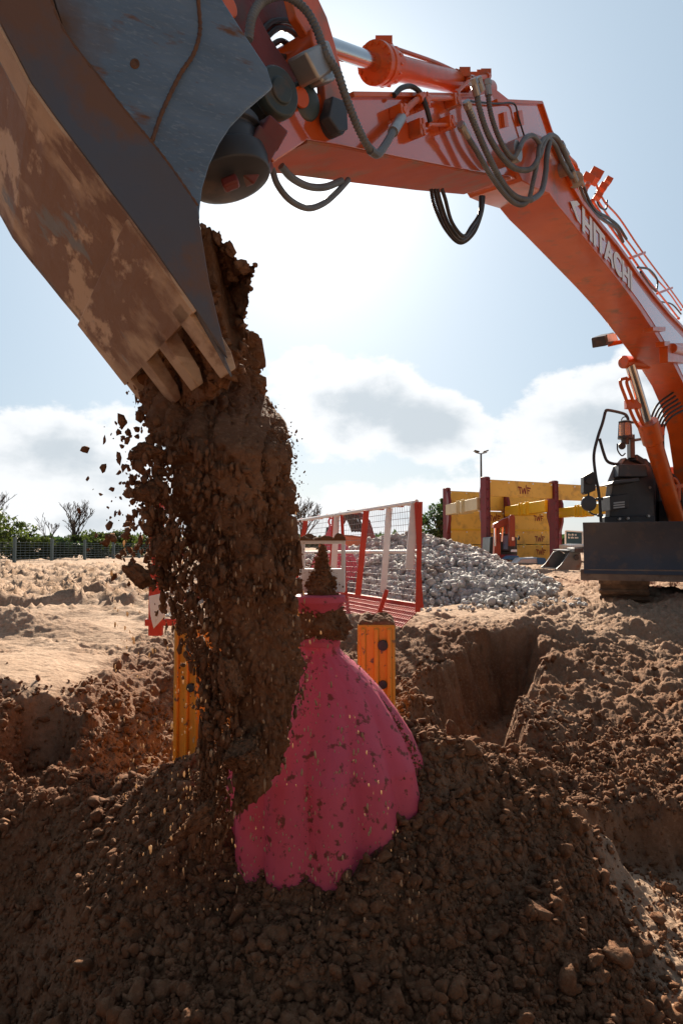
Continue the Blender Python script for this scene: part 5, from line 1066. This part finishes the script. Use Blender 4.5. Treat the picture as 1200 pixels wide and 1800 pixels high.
mb = MB(); poly22(mb, [(895, 910), (897, 905), (903, 905), (905, 910), (905, 960), (896, 960)], 21.6, 21.85); poly22(mb, [(887, 918), (891, 918), (892, 938), (887, 938)], 22, 22.1); mb.build('arm', M_ORD, MX, bevel=.015)
mb = MB(); poly22(mb, [(880, 952), (882, 927), (884, 927), (883, 952)], 21.9, 22); poly22(mb, [(869, 960), (869, 928), (871, 928), (871, 960)], 21.88, 21.98); poly22(mb, [(899, 950), (899, 944), (903, 944), (903, 950)], 21.5, 21.6); mb.each('ram', M_CHR, MX)
mb = MB(); poly22(mb, [(898, 970), (899, 966), (908, 966), (908, 970)], 21.6, 21.7); mb.build('number_plate', M_LETTER, MX)
mb = MB(); poly22(mb, [(909, 948), (911, 941), (914, 945), (912, 950)], 22.3, 22.36); mb.build('mirror', M_BLK, MX)
mb = MB(); poly22(mb, [(859, 984), (861, 975), (908, 975), (910, 984)], 22.2, 23.6); mb.build('track_frame', M_RED, MX, bevel=.02)
M_BLU = nmat('blue_paint', (.05, .16, .30), (.04, .12, .24), 4, .5)
mb = MB(); poly22(mb, [(888, 983), (896, 977), (911, 977), (913, 982), (904, 985)], 21.3, 21.9); mb.build('blade', M_BLU, MX, bevel=.02)
# silver attachment with blue end lying in front
AT = thing('attachment', 'grey metal roller shell with a blue end lying on the ground before the shoring', 'attachment', P(930, 992, 20.5)[:])
mb = MB(); poly22(mb, [(906, 991), (915, 981), (946, 980), (947, 992)], 20.2, 20.9); mb.build('shell', nmat('galvanised', (.5, .52, .54), (.42, .44, .46), 4, .35, metal=.5), AT, bevel=.04)
mb = MB(); poly22(mb, [(945, 980), (958, 981), (961, 990), (950, 993), (946, 992)], 20.1, 20.9); mb.build('end_cap', M_BLU, AT, bevel=.02)
# loose bucket on the ground
BK = thing('digging_bucket', 'dark grey digging bucket lying on the soil left of the dozer blade', 'bucket', P(990, 1000, 15)[:])
M_GB = nmat('grey_bucket_steel', (.12, .13, .14), (.18, .19, .20), 4, .42, metal=.4, c3=(.15, .09, .06), s3=5)
def P15(x, y): return P(x, y, 15)
mb = MB(); pr = [(1000, 971), (992, 983), (985, 993), (977, 1000), (1018, 1003), (1021, 990), (1020, 975), (1010, 969)]
A = [P15(x, y) for x, y in pr]; mb.prism(A, [v + Vector((0, .04, 0)) for v in A]); A = [P15(x - 14, y - 1) + Vector((0, .55, 0)) for x, y in pr]; mb.prism(A, [v + Vector((0, .04, 0)) for v in A]); mb.each('side_plate', M_GB, BK, bevel=.005)
mb = MB(); sh_ = [(998, 969), (1010, 968), (1020, 974), (1022, 990), (1019, 1003), (977, 1001)]; A = [P15(x, y) + Vector((0, .02, 0)) for x, y in sh_]
B_ = [P15(x - 14, y - 1) + Vector((0, .57, 0)) for x, y in sh_]
for k in range(len(A) - 1): mb.prism([A[k], A[k + 1], B_[k + 1], B_[k]], [v + Vector((0, 0, .02)) for v in (A[k], A[k + 1], B_[k + 1], B_[k])])
mb.build('shell', M_GB, BK); mb = MB(); mb.cyl(P15(1012, 980) - Vector((0, .04, 0)), P15(1012, 980), .06); mb.box(P15(1010, 967), (.2, .5, .1)); mb.build('hitch_ear', M_CHAS, BK, bevel=.01)
# white vehicle and dark sign board beyond
WV = thing('parked_van', 'white van parked far behind, partly hidden by the dozer blade', 'van', P(1020, 972, 30)[:])
mb = MB(); A = [P(x, y, 30) for x, y in ((1000, 972), (1000, 962), (1005, 958), (1022, 956), (1040, 957), (1044, 972))]; mb.prism(A, [v + Vector((0, 2, 0)) for v in A]); mb.build('body', M_LETTER, WV, bevel=.08)
mb = MB(); A = [P(x, y, 29.97) for x, y in ((1006, 966), (1008, 962), (1028, 961), (1040, 962), (1040, 966))]; mb.prism(A, [v + Vector((0, .1, 0)) for v in A]); mb.build('window', M_GLASS, WV, bevel=.01)
mb = MB(); mb.cyl(P(1008, 973, 29.95), P(1008, 973, 30.3), .13); mb.cyl(P(1036, 973, 29.95), P(1036, 973, 30.3), .13); mb.each('wheel', M_BLK, WV)
SB = thing('sign_board', 'dark teal board with two lines of white writing beyond the shoring', 'sign', P(1008, 960, 34)[:])
mb = MB(); A = [P(x, y, 34) for x, y in ((993, 958), (993, 933), (1023, 935), (1023, 958))]; mb.prism(A, [v + Vector((0, .1, 0)) for v in A]); mb.build('board', nmat('teal_board', (.03, .09, .13), (.025, .08, .12), 3, .5), SB)
mb = MB()
for a_, b_ in (((993, 933), (1023, 935)), ((993, 933), (993, 975)), ((1023, 935), (1023, 975))): mb.bar(P(*a_, 33.98), P(*b_, 33.98), .06, .06)
mb.build('frame', M_LETTER, SB)
for k, (ws, y_) in enumerate((((.07, .05, .04, .06, .03, .05, .04), 941.5), ((.05, .04, .06, .04, .05, .03, .06, .05, .04), 946.5))):   # two lines too small to read
    mb = MB(); x_ = 0
    for j, w_ in enumerate(ws):
        o_ = P(998, y_, 33.95) + Vector((x_, 0, 0)); h_ = .10 if j in (0, 3) else .07; mb.add([o_, o_ + Vector((w_ * .7, 0, 0)), o_ + Vector((w_ * .7, 0, h_)), o_ + Vector((0, 0, h_))], [(0, 1, 2, 3)]); x_ += w_ + (.04 if j in (1, 4) else .0)
    mb.build('lettering', M_LETTER, SB, smooth=0)
# lamp post
LP = thing('lamp_post', 'tall twin headed lamp post rising above the shoring display', 'lamp post', (8.2, 40, 0))
mb = MB(); mb.cyl((8.2, 40, -.2), (8.2, 40, 6.3), .09, .05, 12); mb.build('pole', M_CHAS, LP)
mb = MB()
for s in (-1, 1): mb.bar((8.2, 40, 6.25), (8.2 + s * .35, 40, 6.35), .05, .05); mb.prism([Vector(v) for v in ((8.2 + s * .12, 39.8, 6.33), (8.2 + s * .42, 39.8, 6.42), (8.2 + s * .42, 40.2, 6.42), (8.2 + s * .12, 40.2, 6.33))], [Vector(v) for v in ((8.2 + s * .12, 39.8, 6.40), (8.2 + s * .40, 39.8, 6.48), (8.2 + s * .40, 40.2, 6.48), (8.2 + s * .12, 40.2, 6.40))])
mb.each('lamp_head', M_CHAS, LP, bevel=.01)
# yellow panel lying behind the stone heap
YP = thing('yellow_panel', 'plain yellow shoring panel leaning behind the stone heap', 'panel', P(735, 985, 17)[:])
mb = MB(); A = [P(x, y, 17) for x, y in ((694, 990), (695, 951), (761, 951), (762, 990))]; mb.prism(A, [v + Vector((0, .12, .01)) for v in A]); yb = mb.build('board', M_YEL, YP, bevel=.01)
mb = MB(); mb.bar(P(694, 951, 17), P(762, 951, 17), .16, .05); mb.build('edge_rail', M_YELB, YP)
# second orange machine seen through the mesh
OM = thing('parked_excavator', 'orange excavator parked behind the stones, seen through the mesh guard', 'excavator', P(640, 985, 15)[:])
def p15(mb, pts, d0=15, d1=16): A = [P(x, y, d0) for x, y in pts]; return mb.prism(A, [v + Vector((0, d1 - d0, 0)) for v in A])
mb = MB(); p15(mb, [(560, 972), (560, 945), (575, 938), (612, 940), (645, 944), (646, 965), (640, 972)]); mb.build('upper_body', M_OR, OM, bevel=.04)
mb = MB(); p15(mb, [(642, 905), (650, 915), (664, 958), (650, 962), (638, 930)], 14.8, 15.1); p15(mb, [(604, 905), (612, 895), (640, 903), (640, 914), (612, 908), (600, 930)], 14.9, 15.2); mb.build('boom', M_RED, OM, bevel=.02)
mb = MB(); p15(mb, [(600, 985), (602, 966), (670, 964), (672, 985)], 14.8, 15.8); mb.cyl(P(640, 975, 14.8), P(672, 975, 14.8), .14, seg=16); mb.build('track', M_CHAS, OM, bevel=.03)
mb = MB(); p15(mb, [(571, 944), (573, 927), (586, 926), (587, 944)], 15, 15.8); mb.build('exhaust_box', M_CHAS, OM, bevel=.02)
mb = MB(); 
for k in range(5): mb.tube(spline([P(604 + 6 * k, 905, 14.7), P(612 + 6 * k, 915 + 3 * k, 14.7), P(620 + 5 * k, 935, 14.7)], 6), .03, 6)
mb.build('hose', M_HOSEK, OM)

# ------------------------------------------------------------------ wire fence on the left, hedge, trees
FE = thing('wire_fence', 'low blue grey wire fence with square posts along the far left edge of the site', 'fence', (-10, 28, 0))
f0 = Vector((-15.9, 33.3, 0)); fd = Vector((.327, .945, 0)); M_FEN = nmat('fence_paint', (.10, .16, .18), (.08, .13, .15), 4, .5)
for k in range(-2, 9):
    p = f0 + fd * 2.5 * k; mb = MB(); mb.box(p + Vector((0, 0, .62 - k * .03)), (.13, .13, 1.35 - k * .03)); mb.build('post', M_FEN, FE)
mb = MB(); pA = f0 - fd * 6; pB = f0 + fd * 21
for i in range(8): mb.bar(pA + Vector((0, 0, .15 + i * .135)), pB + Vector((0, 0, .10 + i * .11)), .022, .022)
for t in np.linspace(0, 1, 90): mb.bar(pA.lerp(pB, t) + Vector((0, 0, .05)), pA.lerp(pB, t) + Vector((0, 0, 1.12 - .2 * t)), .01, .01)
mb.build('wire_panel', M_FEN, FE, smooth=0)
def leafmat(n, a, b): 
    m = nmat(n, a, b, 1.2, .6, c3=tuple(x * .45 for x in a), s3=.8); nt = m.node_tree; bs = nt.nodes['Principled BSDF']; tr = nt.nodes.new('ShaderNodeBsdfTranslucent'); tr.inputs[0].default_value = (a[0] * 1.6, a[1] * 1.7, a[2], 1); ms = nt.nodes.new('ShaderNodeMixShader'); ms.inputs[0].default_value = .4
    nt.links.new(bs.outputs[0], ms.inputs[1]); nt.links.new(tr.outputs[0], ms.inputs[2]); nt.links.new(ms.outputs[0], nt.nodes['Material Output'].inputs[0]); return m
M_LF1 = leafmat('spring_leaf', (.055, .072, .02), (.038, .055, .018)); M_LF2 = leafmat('dark_leaf', (.03, .055, .025), (.04, .065, .03)); M_BARK = nmat('bark', (.10, .08, .065), (.06, .05, .045), 8, .9)
def foliage(root, name, c, rad, n, mat, leaf=.09, seed=0, clumps=26):
    r = np.random.default_rng(seed); cc = r.normal(size=(clumps, 3)); cc /= np.linalg.norm(cc, axis=1)[:, None]; cc *= r.uniform(.35, 1, (clumps, 1)) ; cr = r.uniform(.16, .38, clumps)
    k = r.integers(0, clumps, n); q = r.normal(size=(n, 3)); q /= np.linalg.norm(q, axis=1)[:, None]; q *= r.uniform(.3, 1.1, (n, 1)) ** .6; p = (cc[k] + q * cr[k][:, None]) * np.array(rad) + np.array(c)
    a = r.normal(size=(n, 3)); b = r.normal(size=(n, 3)); a /= np.linalg.norm(a, axis=1)[:, None]; b -= a * (a * b).sum(1)[:, None]; b /= np.linalg.norm(b, axis=1)[:, None]; s = leaf * r.uniform(.5, 1.3, (n, 1))
    V = np.stack([p - a * s, p + b * s * .5, p + a * s, p - b * s * .5], 1).reshape(-1, 3); M = np.array(world_inv(root)); V = V @ M[:3, :3].T + M[:3, 3]
    return np_mesh(name, V, np.arange(4 * n).reshape(n, 4), mat, False, parent=root)
def branches(root, base, height, spread, depth, seed, r0=.12, name='trunk', thin=.012, n0=6):
    r = random.Random(seed); mb = MB()
    def grow(p, d, L, rad, k):
        pts = [p]; q = p
        for i in range(3): d = (d + Vector((r.uniform(-.14, .14), r.uniform(-.14, .14), r.uniform(0, .10)))).normalized(); q = q + d * L / 3; pts.append(q)
        mb.tube(pts, [rad, rad * .88, rad * .76, rad * .62], 5, cap=False)
        if k <= 0: return
        for i in range(r.choice((2, 3, 3)) if k < depth else n0):
            a = r.uniform(0, 6.28); t = r.uniform(.25, .75) * spread; nd = (d + Vector((math.cos(a) * t, math.sin(a) * t, r.uniform(.0, .35)))).normalized()
            grow(pts[r.choice((2, 3, 3))], nd, L * r.uniform(.55, .8), max(thin, rad * .55), k - 1)
    grow(Vector(base), Vector((0, 0, 1)), height * .38, r0, depth); return mb.build(name, M_BARK, root, smooth=0)
def bush(name, label, cat, px, d, w, h, mat, n, seed, leaf=.10, group=None, zb=0):
    X = (px - 600) / 1200 * d; t = thing(name, label, cat, (X, d, 0), 0, group)
    mb = MB(); r = random.Random(seed)
    for k in range(7): mb.tube([Vector((X, d, -.1)), Vector((X + r.uniform(-.3, .3) * w, d + r.uniform(-.3, .3) * w, h * .45)), Vector((X + r.uniform(-.5, .5) * w, d + r.uniform(-.5, .5) * w, h * .9))], [.05, .03, .012], 5)
    mb.build('stem', M_BARK, t, smooth=0); foliage(t, 'foliage', (X, d, h * .50 + zb), (w * .55, w * .5, h * .50), n, mat, leaf, seed, 34); return t
gB = 'bushes behind the wire fence'
bl = ['tall olive green bush at the far left behind the wire fence', 'low bush right of the tall olive one behind the wire fence', 'dark low bush under the bare tree behind the wire fence', 'rounded bush just right of the bare tree trunk', 'broad green bush midway between bare tree and falling soil', 'bush nearest the falling soil column behind the wire fence', 'bush behind the fence beyond the soil column']
for k, (px, d, w, h) in enumerate(((20, 42, 3.8, 2.35), (72, 43, 3.4, 1.35), (118, 44, 2.8, 1.35), (160, 46, 3.4, 1.7), (198, 48, 3.2, 1.8), (240, 50, 3.2, 1.7), (300, 52, 3.5, 1.6))): bush('bush', bl[k], 'bush', px, d, w, h, M_LF1 if k not in (2,) else M_LF2, 4200, 40 + k, .11, gB)
bush('bush', 'bushes at the far left edge of the picture, highest of all', 'bush', -40, 40, 4.5, 3.0, M_LF1, 4200, 60, .11, gB)
T1 = thing('bare_tree', 'large leafless tree standing behind the wire fence on the left', 'tree', (-17.8, 46, 0), 0, 'bare trees'); branches(T1, (-17.8, 46, -.1), 3.9, 1.25, 5, 3, .13, thin=.014, n0=7)
T2 = thing('bare_tree', 'slim leafless tree left of the large one behind the fence', 'tree', (-20.2, 47, 0), 0, 'bare trees'); branches(T2, (-20.2, 47, -.1), 3.0, .9, 4, 5, .06, thin=.012, n0=5)
T3 = thing('bare_tree', 'leafless tree seen through the mesh guard right of the soil column', 'tree', (-2.4, 40, 0), 0, 'bare trees'); branches(T3, (-2.4, 40, -.1), 3.4, 1.2, 5, 9, .11, thin=.013, n0=7)
T5 = thing('bare_tree', 'leafless tree at the left edge of the picture above the tall bush', 'tree', (-22.6, 44, 0), 0, 'bare trees'); branches(T5, (-22.6, 44, -.1), 4.3, 1.0, 5, 21, .10, thin=.013, n0=6)
T4 = thing('leafy_tree', 'dark green tree between the mesh guard and the shoring display', 'tree', (5.0, 36, 0)); branches(T4, (5.0, 36, -.1), 2.7, 1.0, 3, 14, .10)
foliage(T4, 'crown', (5.0, 36, 1.95), (1.25, 1.1, 1.0), 2600, M_LF2, .11, 15, 22)
T6 = thing('leafy_tree', 'slim dark tree hugging the left post of the shoring display', 'tree', (5.55, 37, 0)); branches(T6, (5.55, 37, -.1), 3.3, .6, 3, 18, .07); foliage(T6, 'crown', (5.6, 37, 2.2), (.7, .7, 1.4), 1500, M_LF2, .10, 17, 16)
# low far tree line and dim hills
TL = foliage(None, 'far_treeline', (0, 0, 0), (1, 1, 1), 10, M_LF2, .1, 1) if False else None
def treeline():
    r = np.random.default_rng(2); n = 16000; a = r.uniform(-1.2, 1.2, n); d = 150 + r.uniform(-8, 8, n); hh = 1.4 + 1.2 * (fbm(a * 22, a * 0 + 3, 5, 3) + .4); x = d * np.sin(a); y = d * np.cos(a); z = r.uniform(-.2, 1, n) * hh
    p = np.stack([x, y, z], 1); A = r.normal(size=(n, 3)); B = r.normal(size=(n, 3)); s = .55
    V = np.stack([p - A * s, p + B * s, p + A * s, p - B * s], 1).reshape(-1, 3); o = np_mesh('far_woodland', V, np.arange(4 * n).reshape(n, 4), M_LF2, False); tag(o, 'low line of distant trees on the horizon', 'trees', kind='stuff')
treeline()
def world_inv_none(): pass
